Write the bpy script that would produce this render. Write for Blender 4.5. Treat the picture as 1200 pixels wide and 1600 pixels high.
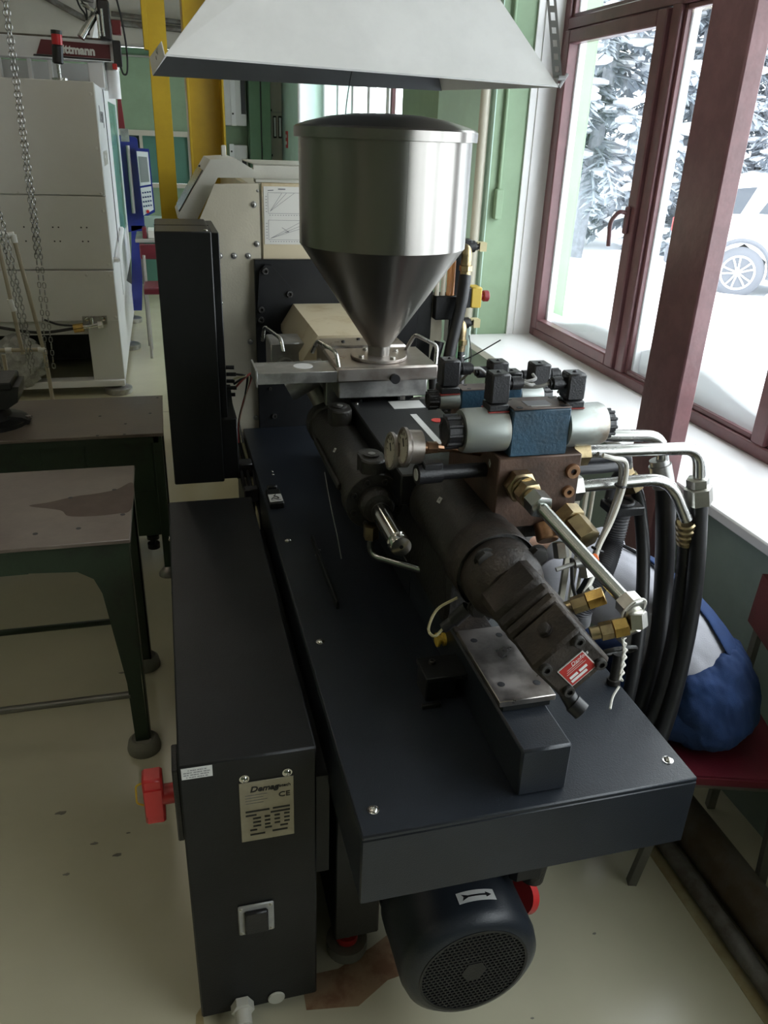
import bpy, math, random
from mathutils import Vector, Matrix
R = math.radians
PI = math.pi
for o in list(bpy.data.objects):
    bpy.data.objects.remove(o)
scn = bpy.context.scene
col = scn.collection
EXPOSURE = -0.1
SKY = 7.5
LAMP_W = 4.0
LAMP_EMIT = 3

# ---------------------------------------------------------------- camera
cam_d = bpy.data.cameras.new('camera')
cam = bpy.data.objects.new('camera', cam_d)
col.objects.link(cam)
cam_d.sensor_fit = 'VERTICAL'
cam_d.sensor_height = 24.0
cam_d.lens = 1243.05 * 24 / 1600
cam_d.clip_start = 0.02
cam_d.clip_end = 300
pit, rol, yaw = R(25.242), R(2.255), R(15.465)
fw = Vector((math.sin(yaw) * math.cos(pit), math.cos(yaw) * math.cos(pit), -math.sin(pit)))
rt = Vector((math.cos(yaw), -math.sin(yaw), 0))
up = rt.cross(fw)
rt2 = math.cos(rol) * rt + math.sin(rol) * up
up2 = -math.sin(rol) * rt + math.cos(rol) * up
cam.matrix_world = Matrix(((rt2.x, up2.x, -fw.x, 0), (rt2.y, up2.y, -fw.y, 0), (rt2.z, up2.z, -fw.z, 2.0), (0, 0, 0, 1)))
scn.camera = cam

# ---------------------------------------------------------------- light and exposure
scn.view_settings.view_transform = 'Standard'
scn.view_settings.look = 'None'
scn.view_settings.exposure = EXPOSURE
scn.view_settings.gamma = 1
scn.view_settings.use_curve_mapping = False
world = bpy.data.worlds.new('overcast_sky')
scn.world = world
world.use_nodes = True
wn = world.node_tree
wn.nodes.clear()
wo = wn.nodes.new('ShaderNodeOutputWorld')
wb = wn.nodes.new('ShaderNodeBackground')
wb.inputs['Color'].default_value = (0.93, 0.965, 1.0, 1)
wb.inputs['Strength'].default_value = SKY
wn.links.new(wb.outputs[0], wo.inputs[0])


def portal(name, loc, sx, sz):
    l = bpy.data.lights.new(name, 'AREA')
    l.shape = 'RECTANGLE'
    l.size = sx
    l.size_y = sz
    l.cycles.is_portal = True
    o = bpy.data.objects.new(name, l)
    o.location = loc
    o.rotation_euler = (0, R(90), 0)     # looks towards -x, into the room
    col.objects.link(o)


portal('window_portal', (2.20, 1.0, 2.05), 2.2, 7.0)

# ---------------------------------------------------------------- materials
MATS = {}


def mat(name, c, rough=0.5, metal=0.0, var=0.0, vs=6.0, bump=0.0, bs=60.0, c2=None, spec=0.5, aniso=0.0, coat=0.0, emit=0.0, trans=0.0, stretch=None, vlo=0.42, vhi=0.62, rvar=0.0):
    m = bpy.data.materials.new(name)
    m.use_nodes = True
    nt = m.node_tree
    b = nt.nodes['Principled BSDF']
    b.inputs['Base Color'].default_value = (*c, 1)
    b.inputs['Roughness'].default_value = rough
    b.inputs['Metallic'].default_value = metal
    b.inputs['Specular IOR Level'].default_value = spec
    if aniso:
        b.inputs['Anisotropic'].default_value = aniso
        tg = nt.nodes.new('ShaderNodeTangent')
        tg.direction_type = 'RADIAL'
        tg.axis = 'Z'
        nt.links.new(tg.outputs[0], b.inputs['Tangent'])
        b.inputs['Anisotropic Rotation'].default_value = 0.25
    if coat:
        b.inputs['Coat Weight'].default_value = coat
        b.inputs['Coat Roughness'].default_value = 0.15
    if emit:
        b.inputs['Emission Color'].default_value = (*c, 1)
        b.inputs['Emission Strength'].default_value = emit
    if trans:
        b.inputs['Transmission Weight'].default_value = trans
    if var or bump or c2 or rvar:
        tc = nt.nodes.new('ShaderNodeTexCoord')
        mp = nt.nodes.new('ShaderNodeMapping')
        if stretch:
            mp.inputs['Scale'].default_value = stretch
        nt.links.new(tc.outputs['Object'], mp.inputs['Vector'])
        if var or c2 or rvar:
            n = nt.nodes.new('ShaderNodeTexNoise')
            n.inputs['Scale'].default_value = vs
            n.inputs['Detail'].default_value = 5
            n.inputs['Roughness'].default_value = 0.65
            nt.links.new(mp.outputs[0], n.inputs['Vector'])
            cr = nt.nodes.new('ShaderNodeValToRGB')
            cr.color_ramp.elements[0].position = vlo
            cr.color_ramp.elements[1].position = vhi
            a = c2 if c2 else tuple(x * (1 - var) for x in c)
            bb = c if c2 else tuple(min(1, x * (1 + var)) for x in c)
            cr.color_ramp.elements[0].color = (*a, 1)
            cr.color_ramp.elements[1].color = (*bb, 1)
            nt.links.new(n.outputs['Fac'], cr.inputs[0])
            if var or c2:
                nt.links.new(cr.outputs[0], b.inputs['Base Color'])
            if rvar:
                mr = nt.nodes.new('ShaderNodeMapRange')
                mr.inputs['To Min'].default_value = max(0, rough - rvar)
                mr.inputs['To Max'].default_value = min(1, rough + rvar)
                mr.inputs['From Min'].default_value = 0.3
                mr.inputs['From Max'].default_value = 0.7
                nt.links.new(n.outputs['Fac'], mr.inputs['Value'])
                nt.links.new(mr.outputs[0], b.inputs['Roughness'])
        if bump:
            n2 = nt.nodes.new('ShaderNodeTexNoise')
            n2.inputs['Scale'].default_value = bs
            n2.inputs['Detail'].default_value = 2
            nt.links.new(mp.outputs[0], n2.inputs['Vector'])
            bp = nt.nodes.new('ShaderNodeBump')
            bp.inputs['Strength'].default_value = bump
            bp.inputs['Distance'].default_value = 0.004
            nt.links.new(n2.outputs['Fac'], bp.inputs['Height'])
            nt.links.new(bp.outputs[0], b.inputs['Normal'])
    MATS[name] = m
    return m


mat('floor_paint', (0.53, 0.50, 0.365), 0.20, var=0.04, vs=1.1, rvar=0.03)
mat('wall_green', (0.255, 0.365, 0.235), 0.62, var=0.05, vs=3)
mat('wall_green_dark', (0.10, 0.19, 0.11), 0.6, var=0.05, vs=3)
mat('wall_pale_green', (0.60, 0.81, 0.71), 0.6, var=0.04, vs=3)
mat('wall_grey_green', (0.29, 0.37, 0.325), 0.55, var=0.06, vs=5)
mat('wall_beige', (0.50, 0.47, 0.40), 0.7, var=0.05, vs=2)
mat('white_paint', (0.80, 0.80, 0.80), 0.45, var=0.02)
mat('white_plastic', (0.82, 0.82, 0.83), 0.3)
mat('maroon_paint', (0.155, 0.068, 0.074), 0.32, var=0.10, vs=8, bump=0.1, bs=40)
mat('maroon_post', (0.21, 0.10, 0.106), 0.30, var=0.10, vs=12, bump=0.3, bs=30)
mat('seat_maroon', (0.15, 0.02, 0.032), 0.3, var=0.1, bump=0.15, bs=150)
mat('navy_paint', (0.0165, 0.0205, 0.027), 0.34, var=0.10, vs=5, bump=0.14, bs=330, spec=0.42)
mat('black_paint', (0.0095, 0.0105, 0.0105), 0.4, var=0.12, vs=5, bump=0.15, bs=300, spec=0.35)
mat('charcoal_paint', (0.0115, 0.0122, 0.0132), 0.40, var=0.15, vs=6, bump=0.12, bs=300, spec=0.3)
mat('black_plastic', (0.014, 0.014, 0.016), 0.38, bump=0.2, bs=260)
mat('rubber', (0.010, 0.010, 0.011), 0.42, var=0.2, vs=20)
mat('cream_paint', (0.57, 0.53, 0.42), 0.3, var=0.05, vs=4, bump=0.12, bs=120)
mat('cream_stained', (0.60, 0.52, 0.36), 0.35, c2=(0.42, 0.31, 0.16), vs=5, vlo=0.3, vhi=0.5)
mat('console_grey', (0.50, 0.49, 0.43), 0.4, var=0.04, bump=0.1, bs=140)
mat('machine_grey', (0.62, 0.62, 0.61), 0.42, var=0.025, vs=2, bump=0.08, bs=120)
mat('machine_white', (0.72, 0.72, 0.73), 0.35, var=0.02)
mat('machine_inner', (0.03, 0.03, 0.03), 0.7, var=0.3)
mat('steel_brushed', (0.285, 0.27, 0.25), 0.30, 1.0, aniso=0.7)
mat('steel_plate', (0.36, 0.33, 0.31), 0.36, 1.0, var=0.22, vs=12, rvar=0.12)
mat('steel_dull', (0.40, 0.395, 0.38), 0.42, 0.9, var=0.18, vs=14, rvar=0.1)
mat('steel_warm', (0.40, 0.37, 0.34), 0.36, 0.85, c2=(0.27, 0.22, 0.19), vs=9, vlo=0.35, vhi=0.6, rvar=0.1)
mat('chrome', (0.66, 0.65, 0.62), 0.1, 1.0)
mat('tube_steel', (0.56, 0.56, 0.54), 0.26, 1.0, var=0.03, vs=14, rvar=0.05)
mat('tube_zinc', (0.47, 0.49, 0.46), 0.24, 1.0, var=0.04, vs=10)
mat('zinc_nut', (0.58, 0.57, 0.53), 0.3, 1.0, var=0.1, vs=20)
mat('zinc_yellow', (0.44, 0.35, 0.20), 0.32, 1.0, c2=(0.25, 0.19, 0.12), vs=30, vlo=0.3, vhi=0.55)
mat('brass', (0.62, 0.42, 0.14), 0.26, 1.0, c2=(0.38, 0.24, 0.08), vs=24, vlo=0.3, vhi=0.55)
mat('copper_plug', (0.42, 0.24, 0.14), 0.36, 0.9, var=0.2, vs=30)
mat('rust_block', (0.115, 0.068, 0.048), 0.5, 0.25, c2=(0.055, 0.036, 0.028), vs=12, vlo=0.32, vhi=0.62, bump=0.2, bs=120)
mat('cast_black', (0.016, 0.0155, 0.014), 0.46, 0.1, c2=(0.026, 0.023, 0.019), vs=10, bump=0.45, bs=120)
mat('cast_brown', (0.052, 0.04, 0.031), 0.52, 0.15, c2=(0.024, 0.019, 0.016), vs=9, bump=0.5, bs=110)
mat('valve_blue', (0.026, 0.075, 0.125), 0.42, 0.1, c2=(0.022, 0.045, 0.065), vs=9, vlo=0.35, vhi=0.6, bump=0.25, bs=150)
mat('valve_top', (0.15, 0.115, 0.10), 0.55, 0.3, c2=(0.08, 0.06, 0.05), vs=18)
mat('coil_grey', (0.40, 0.43, 0.41), 0.4, 0.75, c2=(0.27, 0.22, 0.17), vs=6, vlo=0.28, vhi=0.42)
mat('gauge_face', (0.42, 0.39, 0.32), 0.45)
mat('sticker_white', (0.62, 0.62, 0.60), 0.45, var=0.05, vs=20)
mat('sticker_grey', (0.34, 0.34, 0.33), 0.4, 0.2, var=0.08, vs=30)
mat('nameplate_metal', (0.36, 0.33, 0.26), 0.42, 0.6, var=0.1, vs=14)
mat('print_black', (0.012, 0.012, 0.014), 0.5)
mat('print_grey', (0.18, 0.18, 0.19), 0.5)
mat('print_blue', (0.02, 0.04, 0.13), 0.5)
mat('print_white', (0.75, 0.75, 0.74), 0.5)
mat('label_red', (0.42, 0.035, 0.03), 0.4, var=0.1, vs=30)
mat('band_maroon', (0.11, 0.015, 0.02), 0.4)
mat('paper', (0.70, 0.69, 0.64), 0.6)
mat('switch_red', (0.50, 0.03, 0.028), 0.35)
mat('switch_yellow', (0.62, 0.42, 0.03), 0.4)
mat('estop_yellow', (0.62, 0.43, 0.06), 0.4)
mat('estop_red', (0.25, 0.02, 0.03), 0.4)
mat('cap_yellow', (0.60, 0.53, 0.30), 0.45)
mat('cap_orange', (0.75, 0.14, 0.02), 0.4)
mat('column_yellow', (0.47, 0.31, 0.012), 0.38, var=0.06, vs=5)
mat('table_green', (0.018, 0.036, 0.019), 0.42, c2=(0.012, 0.018, 0.012), vs=7, vlo=0.3, vhi=0.5, bump=0.2, bs=80)
mat('table_top_steel', (0.20, 0.168, 0.142), 0.40, 0.35, c2=(0.13, 0.10, 0.085), vs=3.2, vlo=0.38, vhi=0.62, bump=0.08, bs=60, rvar=0.12)
mat('foot_rubber', (0.20, 0.19, 0.155), 0.7, var=0.1)
mat('cast_vise', (0.012, 0.013, 0.013), 0.45, bump=0.3, bs=90)
mat('hood_zinc', (0.78, 0.78, 0.77), 0.45, 0.1, var=0.04, vs=4, rvar=0.08)
mat('hood_shade', (0.13, 0.138, 0.145), 0.5, 0.4, var=0.06, vs=4)  # darker copy of the hood metal, interior shade put into the colour
mat('strap_steel', (0.33, 0.33, 0.33), 0.4, 0.8)
mat('chain_steel', (0.30, 0.30, 0.29), 0.36, 1.0, var=0.2, vs=40)
mat('pipe_cream', (0.55, 0.52, 0.43), 0.45)
mat('pvc_white', (0.72, 0.72, 0.69), 0.4)
mat('pvc_beige', (0.40, 0.35, 0.26), 0.5)
mat('pipe_grey', (0.20, 0.195, 0.18), 0.5, 0.2, c2=(0.12, 0.10, 0.08), vs=9, bump=0.2, bs=70)
mat('pipe_brown', (0.12, 0.105, 0.085), 0.55, 0.1, c2=(0.085, 0.06, 0.035), vs=6, bump=0.2, bs=70)
mat('fabric_white', (0.46, 0.46, 0.51), 0.9, bump=0.3, bs=500)
mat('fabric_blue', (0.012, 0.040, 0.135), 0.85, var=0.12, vs=10, bump=0.3, bs=500)
mat('fabric_black', (0.012, 0.012, 0.014), 0.9)
mat('skin', (0.55, 0.33, 0.24), 0.5)
mat('hair_dark', (0.03, 0.022, 0.016), 0.6)
mat('chair_metal', (0.19, 0.185, 0.165), 0.45, 0.5, var=0.1)
mat('grey_hose', (0.05, 0.05, 0.056), 0.45)
mat('cable_grey', (0.22, 0.215, 0.20), 0.5)
mat('cable_white', (0.62, 0.60, 0.54), 0.5)
mat('cable_yellow', (0.55, 0.50, 0.30), 0.5)
mat('wire_red', (0.30, 0.04, 0.03), 0.5)
mat('blue_gloss', (0.018, 0.028, 0.20), 0.25, coat=0.4)
mat('screen_grey', (0.25, 0.26, 0.26), 0.25)
mat('screen_dark', (0.10, 0.105, 0.10), 0.15)
mat('lamp_red', (0.55, 0.02, 0.03), 0.2)
mat('glass_orange', (0.75, 0.33, 0.12), 0.12, coat=0.5)
mat('glass_clear', (0.72, 0.66, 0.55), 0.1, coat=0.5)
mat('door_beige', (0.44, 0.42, 0.36), 0.5)
mat('teal_panel', (0.10, 0.24, 0.19), 0.25)
mat('window_dark', (0.05, 0.08, 0.075), 0.12)
mat('window_milky', (0.80, 0.84, 0.84), 0.4)
mat('desk_grey', (0.36, 0.35, 0.32), 0.5)
mat('snow', (0.86, 0.88, 0.92), 0.75, bump=0.3, bs=6)
mat('needles', (0.27, 0.30, 0.34), 0.85, var=0.25, vs=3)
mat('bark', (0.25, 0.26, 0.29), 0.9, var=0.15, vs=8)
mat('car_white', (0.80, 0.82, 0.84), 0.25, coat=0.5)
mat('car_glass', (0.05, 0.06, 0.08), 0.2)
mat('car_tyre', (0.15, 0.155, 0.18), 0.75)
mat('car_alloy', (0.62, 0.63, 0.65), 0.35, 0.6)
mat('tail_red', (0.35, 0.03, 0.03), 0.25)
mat('fluorescent', (1.0, 0.90, 0.74), 0.4, emit=LAMP_EMIT)
mat('plastic_bag', (0.35, 0.35, 0.34), 0.25, var=0.2, vs=10)
mat('green_cable', (0.05, 0.14, 0.06), 0.4)
mat('arm_red', (0.17, 0.015, 0.02), 0.35)
mat('paper_sign_red', (0.45, 0.04, 0.04), 0.5)


def glass_mat():
    m = bpy.data.materials.new('window_glass')
    m.use_nodes = True
    nt = m.node_tree
    nt.nodes.clear()
    o = nt.nodes.new('ShaderNodeOutputMaterial')
    t = nt.nodes.new('ShaderNodeBsdfTransparent')
    t.inputs[0].default_value = (0.94, 0.96, 0.96, 1)
    g = nt.nodes.new('ShaderNodeBsdfGlossy')
    g.inputs['Roughness'].default_value = 0.02
    lw = nt.nodes.new('ShaderNodeLayerWeight')
    lw.inputs['Blend'].default_value = 0.5
    pw = nt.nodes.new('ShaderNodeMath')
    pw.operation = 'POWER'
    pw.inputs[1].default_value = 5.0
    nt.links.new(lw.outputs['Facing'], pw.inputs[0])
    f = nt.nodes.new('ShaderNodeMath')
    f.operation = 'MULTIPLY_ADD'
    f.inputs[1].default_value = 0.9
    f.inputs[2].default_value = 0.03
    nt.links.new(pw.outputs[0], f.inputs[0])
    mx = nt.nodes.new('ShaderNodeMixShader')
    nt.links.new(f.outputs[0], mx.inputs[0])
    nt.links.new(t.outputs[0], mx.inputs[1])
    nt.links.new(g.outputs[0], mx.inputs[2])
    nt.links.new(mx.outputs[0], o.inputs[0])
    MATS['window_glass'] = m


glass_mat()

# ---------------------------------------------------------------- mesh helpers
ORG = {}


def V(*a):
    return Vector(a if len(a) == 3 else a[0])


def basis(d):
    d = Vector(d).normalized()
    a = Vector((0, 0, 1)) if abs(d.z) < 0.9 else Vector((1, 0, 0))
    u = d.cross(a).normalized()
    return d, u, u.cross(d).normalized()


def smooth_path(pts, k=6, closed=False):
    pts = [Vector(p) for p in pts]
    n = len(pts)
    out = []
    rng = range(n if closed else n - 1)
    for i in rng:
        p1, p2 = pts[i], pts[(i + 1) % n]
        p0 = pts[i - 1] if (i > 0 or closed) else p1 * 2 - p2
        p3 = pts[(i + 2) % n] if (i + 2 < n or closed) else p2 * 2 - p1
        for j in range(k):
            t = j / k
            out.append(0.5 * ((2 * p1) + (p2 - p0) * t + (2 * p0 - 5 * p1 + 4 * p2 - p3) * t * t + (3 * p1 - p0 - 3 * p2 + p3) * t ** 3))
    if not closed:
        out.append(pts[-1])
    return out


def bend_path(pts, r, k=6):
    """polyline with rounded corners of radius r"""
    pts = [Vector(p) for p in pts]
    out = [pts[0]]
    for i in range(1, len(pts) - 1):
        a, b, c = pts[i - 1], pts[i], pts[i + 1]
        d1, d2 = (a - b), (c - b)
        l = min(r, d1.length * 0.49, d2.length * 0.49)
        s, e = b + d1.normalized() * l, b + d2.normalized() * l
        for j in range(k + 1):
            t = j / k
            out.append((1 - t) ** 2 * s + 2 * t * (1 - t) * b + t * t * e)
    out.append(pts[-1])
    return out


class MB:
    def __init__(self, M=None):
        self.v, self.f, self.M = [], [], M

    def add(self, vs, fs):
        b = len(self.v)
        if self.M is not None:
            vs = [self.M @ Vector(v) for v in vs]
        self.v += [tuple(v) for v in vs]
        self.f += [tuple(i + b for i in f) for f in fs]
        return self

    def box(self, x0, x1, y0, y1, z0, z1, b=0.0):
        if x0 > x1: x0, x1 = x1, x0
        if y0 > y1: y0, y1 = y1, y0
        if z0 > z1: z0, z1 = z1, z0
        lo, hi = (x0, y0, z0), (x1, y1, z1)
        if b <= 0:
            vs = [(x, y, z) for z in (z0, z1) for y in (y0, y1) for x in (x0, x1)]
            return self.add(vs, [(0, 2, 3, 1), (4, 5, 7, 6), (0, 1, 5, 4), (2, 6, 7, 3), (0, 4, 6, 2), (1, 3, 7, 5)])
        b = min(b, (x1 - x0) * .45, (y1 - y0) * .45, (z1 - z0) * .45)
        vs, idx = [], {}
        for cx in (0, 1):
            for cy in (0, 1):
                for cz in (0, 1):
                    c = [(lo, hi)[(cx, cy, cz)[k]][k] for k in range(3)]
                    s = [1 if t == 0 else -1 for t in (cx, cy, cz)]
                    for k in range(3):
                        p = [c[j] + (0 if j == k else s[j] * b) for j in range(3)]
                        idx[(cx, cy, cz, k)] = len(vs)
                        vs.append(tuple(p))
        fs = []
        for k in range(3):
            a, c = (k + 1) % 3, (k + 2) % 3
            for e in (0, 1):
                q = []
                for (i, j) in ((0, 0), (1, 0), (1, 1), (0, 1)):
                    t = [0, 0, 0]
                    t[k], t[a], t[c] = e, i, j
                    q.append(idx[(*t, k)])
                fs.append(tuple(q if e else q[::-1]))
        for k in range(3):
            a, c = (k + 1) % 3, (k + 2) % 3
            for i in (0, 1):
                for j in (0, 1):
                    t0, t1 = [0, 0, 0], [0, 0, 0]
                    t0[k], t0[a], t0[c] = 0, i, j
                    t1[k], t1[a], t1[c] = 1, i, j
                    q = [idx[(*t0, a)], idx[(*t1, a)], idx[(*t1, c)], idx[(*t0, c)]]
                    fs.append(tuple(q))
        for cx in (0, 1):
            for cy in (0, 1):
                for cz in (0, 1):
                    q = [idx[(cx, cy, cz, k)] for k in range(3)]
                    fs.append(tuple(q))
        return self.add(vs, fs)

    def ring(self, c, u, w, r, n, ph=0.0):
        return [Vector(c) + (u * math.cos(2 * PI * i / n + ph) + w * math.sin(2 * PI * i / n + ph)) * r for i in range(n)]

    def cyl(self, p0, p1, r0, r1=None, n=20, caps=True, ch=0.0, ph=0.0):
        r1 = r0 if r1 is None else r1
        p0, p1 = Vector(p0), Vector(p1)
        d = (p1 - p0).normalized()
        if ch:
            prof = [(r0 - ch, 0), (r0, ch), (r1, (p1 - p0).length - ch), (r1 - ch, (p1 - p0).length)]
        else:
            prof = [(r0, 0), (r1, (p1 - p0).length)]
        return self.lathe(p0, d, prof, n, caps, ph)

    def lathe(self, p0, d, prof, n=24, caps=True, ph=0.0):
        d, u, w = basis(d)
        p0 = Vector(p0)
        vs, fs = [], []
        for (r, h) in prof:
            vs += self.ring(p0 + d * h, u, w, max(r, 1e-5), n, ph)
        m = len(prof)
        for k in range(m - 1):
            for i in range(n):
                j = (i + 1) % n
                fs.append((k * n + i, k * n + j, (k + 1) * n + j, (k + 1) * n + i))
        if caps:
            fs.append(tuple(range(n))[::-1])
            fs.append(tuple((m - 1) * n + i for i in range(n)))
        return self.add(vs, fs)

    def hexn(self, p0, p1, r, ph=0.0, ch=0.0):
        L = (Vector(p1) - Vector(p0)).length
        c = ch or min(0.12 * r, L * .2)
        d = (Vector(p1) - Vector(p0)).normalized()
        return self.lathe(p0, d, [(r - c, 0), (r, c * .6), (r, L - c * .6), (r - c, L)], 6, True, ph)

    def tube(self, pts, r, n=10, closed=False, rs=None):
        pts = [Vector(p) for p in pts]
        m = len(pts)
        vs, fs = [], []
        u = None
        for i, p in enumerate(pts):
            if closed:
                t = (pts[(i + 1) % m] - pts[i - 1]).normalized()
            else:
                t = (pts[min(i + 1, m - 1)] - pts[max(i - 1, 0)]).normalized()
            if u is None:
                _, u, w = basis(t)
            else:
                u = (u - t * u.dot(t))
                u = u.normalized() if u.length > 1e-6 else basis(t)[1]
            w = t.cross(u)
            rr = rs[i] if rs else r
            vs += [p + (u * math.cos(2 * PI * k / n) + w * math.sin(2 * PI * k / n)) * rr for k in range(n)]
        for i in range(m if closed else m - 1):
            a, b = i * n, ((i + 1) % m) * n
            for k in range(n):
                j = (k + 1) % n
                fs.append((a + k, a + j, b + j, b + k))
        if not closed:
            fs.append(tuple(range(n))[::-1])
            fs.append(tuple((m - 1) * n + k for k in range(n)))
        return self.add(vs, fs)

    def prism(self, poly, ax, a, b):
        """extrude a 2D polygon along axis ax ('x': poly is (y,z); 'y': (x,z); 'z': (x,y))"""
        def P(p, t):
            return {'x': (t, p[0], p[1]), 'y': (p[0], t, p[1]), 'z': (p[0], p[1], t)}[ax]
        n = len(poly)
        vs = [P(p, a) for p in poly] + [P(p, b) for p in poly]
        fs = [tuple(range(n))[::-1], tuple(range(n, 2 * n))]
        fs += [(i, (i + 1) % n, n + (i + 1) % n, n + i) for i in range(n)]
        return self.add(vs, fs)

    def torus(self, c, nrm, Rr, r, n=28, m=10):
        d, u, w = basis(nrm)
        return self.tube([Vector(c) + (u * math.cos(2 * PI * i / n) + w * math.sin(2 * PI * i / n)) * Rr for i in range(n)], r, m, True)

    def sphere(self, c, r, s=(1, 1, 1), n=16, m=9):
        c = Vector(c)
        vs, fs = [], []
        for j in range(1, m):
            th = PI * j / m
            for i in range(n):
                a = 2 * PI * i / n
                vs.append(c + Vector((math.sin(th) * math.cos(a) * s[0], math.sin(th) * math.sin(a) * s[1], math.cos(th) * s[2])) * r)
        vs += [c + Vector((0, 0, r * s[2])), c - Vector((0, 0, r * s[2]))]
        t, bt = len(vs) - 2, len(vs) - 1
        for j in range(m - 2):
            for i in range(n):
                k = (i + 1) % n
                fs.append((j * n + i, (j + 1) * n + i, (j + 1) * n + k, j * n + k))
        for i in range(n):
            k = (i + 1) % n
            fs.append((t, i, k))
            fs.append((bt, (m - 2) * n + k, (m - 2) * n + i))
        return self.add(vs, fs)

    def loft(self, rings, n=20, caps=True, p=2.0):
        """rings: (centre, half axis u, half axis w); superellipse power p"""
        vs, fs = [], []
        for (c, u, w) in rings:
            c, u, w = Vector(c), Vector(u), Vector(w)
            for i in range(n):
                a = 2 * PI * i / n
                ca, sa = math.cos(a), math.sin(a)
                x = math.copysign(abs(ca) ** (2 / p), ca)
                y = math.copysign(abs(sa) ** (2 / p), sa)
                vs.append(c + u * x + w * y)
        m = len(rings)
        for k in range(m - 1):
            for i in range(n):
                j = (i + 1) % n
                fs.append((k * n + i, k * n + j, (k + 1) * n + j, (k + 1) * n + i))
        if caps:
            fs.append(tuple(range(n))[::-1])
            fs.append(tuple((m - 1) * n + i for i in range(n)))
        return self.add(vs, fs)

    def mesh(self, name, org=Vector((0, 0, 0)), ang=38):
        me = bpy.data.meshes.new(name)
        me.from_pydata([(v[0] - org.x, v[1] - org.y, v[2] - org.z) for v in self.v], [], self.f)
        import bmesh
        bm = bmesh.new()
        bm.from_mesh(me)
        bmesh.ops.recalc_face_normals(bm, faces=bm.faces)
        bm.to_mesh(me)
        bm.free()
        me.polygons.foreach_set('use_smooth', [True] * len(me.polygons))
        me.set_sharp_from_angle(angle=R(ang))
        me.update()
        return me


def thing(name, label, cat, loc, group=None, kind=None):
    o = bpy.data.objects.new(name, None)
    o.empty_display_size = 0.1
    o.location = loc
    col.objects.link(o)
    ORG[o.name] = Vector(loc)
    if kind:
        o['kind'] = kind
    if label:
        o['label'] = label
        o['category'] = cat
    if group:
        o['group'] = group
    return o


def part(mb, name, m, parent, label=None, ang=38, kind=None):
    org = ORG[parent.name]
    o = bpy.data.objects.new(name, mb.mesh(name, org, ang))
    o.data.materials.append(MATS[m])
    col.objects.link(o)
    o.parent = parent
    ORG[o.name] = org
    if label:
        o['label'] = label
    if kind:
        o['kind'] = kind
    return o


def single(mb, name, m, label=None, cat=None, group=None, kind=None, ang=38):
    xs, ys, zs = zip(*mb.v)
    org = Vector(((min(xs) + max(xs)) / 2, (min(ys) + max(ys)) / 2, min(zs)))
    o = bpy.data.objects.new(name, mb.mesh(name, org, ang))
    o.data.materials.append(MATS[m])
    o.location = org
    col.objects.link(o)
    ORG[o.name] = org
    if label:
        o['label'] = label
    if cat:
        o['category'] = cat
    if group:
        o['group'] = group
    if kind:
        o['kind'] = kind
    return o


def struct(mb, name, m, parent=None, ang=38):
    if parent:
        return part(mb, name, m, parent, ang=ang)
    return single(mb, name, m, kind='structure', ang=ang)


SHARED = {}


def put(key, make, m, name, parent, pos, nrm=(0, 0, 1), scale=1.0, spin=0.0, label=None):
    """place a copy of a small shared mesh (built along +z) as a part"""
    if key not in SHARED:
        SHARED[key] = make().mesh(key)
        SHARED[key].materials.append(MATS[m])
    o = bpy.data.objects.new(name, SHARED[key])
    col.objects.link(o)
    o.parent = parent
    q = Vector((0, 0, 1)).rotation_difference(Vector(nrm).normalized())
    o.matrix_local = Matrix.Translation(Vector(pos) - ORG[parent.name]) @ q.to_matrix().to_4x4() @ Matrix.Rotation(spin, 4, 'Z') @ Matrix.Scale(scale, 4)
    if label:
        o['label'] = label
    return o


def mk_screw():        # button head screw with washer and socket
    m = MB()
    m.lathe((0, 0, 0), (0, 0, 1), [(1.0, 0), (1.0, 0.12), (0.72, 0.14), (0.70, 0.34), (0.52, 0.52), (0.26, 0.56), (0.24, 0.30), (0.0, 0.30)], 14, False)
    return m


def mk_bolt():         # hexagon head bolt
    m = MB()
    m.cyl((0, 0, 0), (0, 0, .18), 1.15, n=14)
    m.hexn((0, 0, .18), (0, 0, .85), 1.0)
    return m


def mk_socket():       # socket cap screw
    m = MB()
    m.lathe((0, 0, 0), (0, 0, 1), [(1, 0), (1, .8), (.9, .9), (.52, .9), (.5, .4), (0, .4)], 14, False)
    return m


def screw(parent, pos, nrm, r, m='chrome', name='screw', spin=0.0):
    return put('screw_' + m, mk_screw, m, name, parent, pos, nrm, r, spin)


def bolt(parent, pos, nrm, r, m='zinc_nut', name='bolt', spin=0.0):
    return put('bolt_' + m, mk_bolt, m, name, parent, pos, nrm, r, spin)


def socket(parent, pos, nrm, r, m='cast_black', name='cap_screw', spin=0.0):
    return put('socket_' + m, mk_socket, m, name, parent, pos, nrm, r, spin)


def text(name, s, m, parent, pos, size, xdir, ydir, depth=0.0006, shear=0.0, bold=0.0, align='LEFT', sx=1.0):
    c = bpy.data.curves.new(name, 'FONT')
    c.body = s
    c.size = size
    c.extrude = depth
    c.offset = bold
    c.shear = shear
    c.align_x = align
    c.resolution_u = 3
    t = bpy.data.objects.new(name, c)
    me = bpy.data.meshes.new_from_object(t)
    bpy.data.objects.remove(t)
    o = bpy.data.objects.new(name, me)
    me.materials.clear()
    me.materials.append(MATS[m])
    col.objects.link(o)
    o.parent = parent
    X = Vector(xdir).normalized()
    Y = Vector(ydir)
    Y = (Y - X * Y.dot(X)).normalized()
    Z = X.cross(Y)
    p = Vector(pos) - ORG[parent.name]
    o.matrix_local = Matrix(((X.x * sx, Y.x, Z.x, p.x), (X.y * sx, Y.y, Z.y, p.y), (X.z * sx, Y.z, Z.z, p.z), (0, 0, 0, 1)))
    return o

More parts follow.
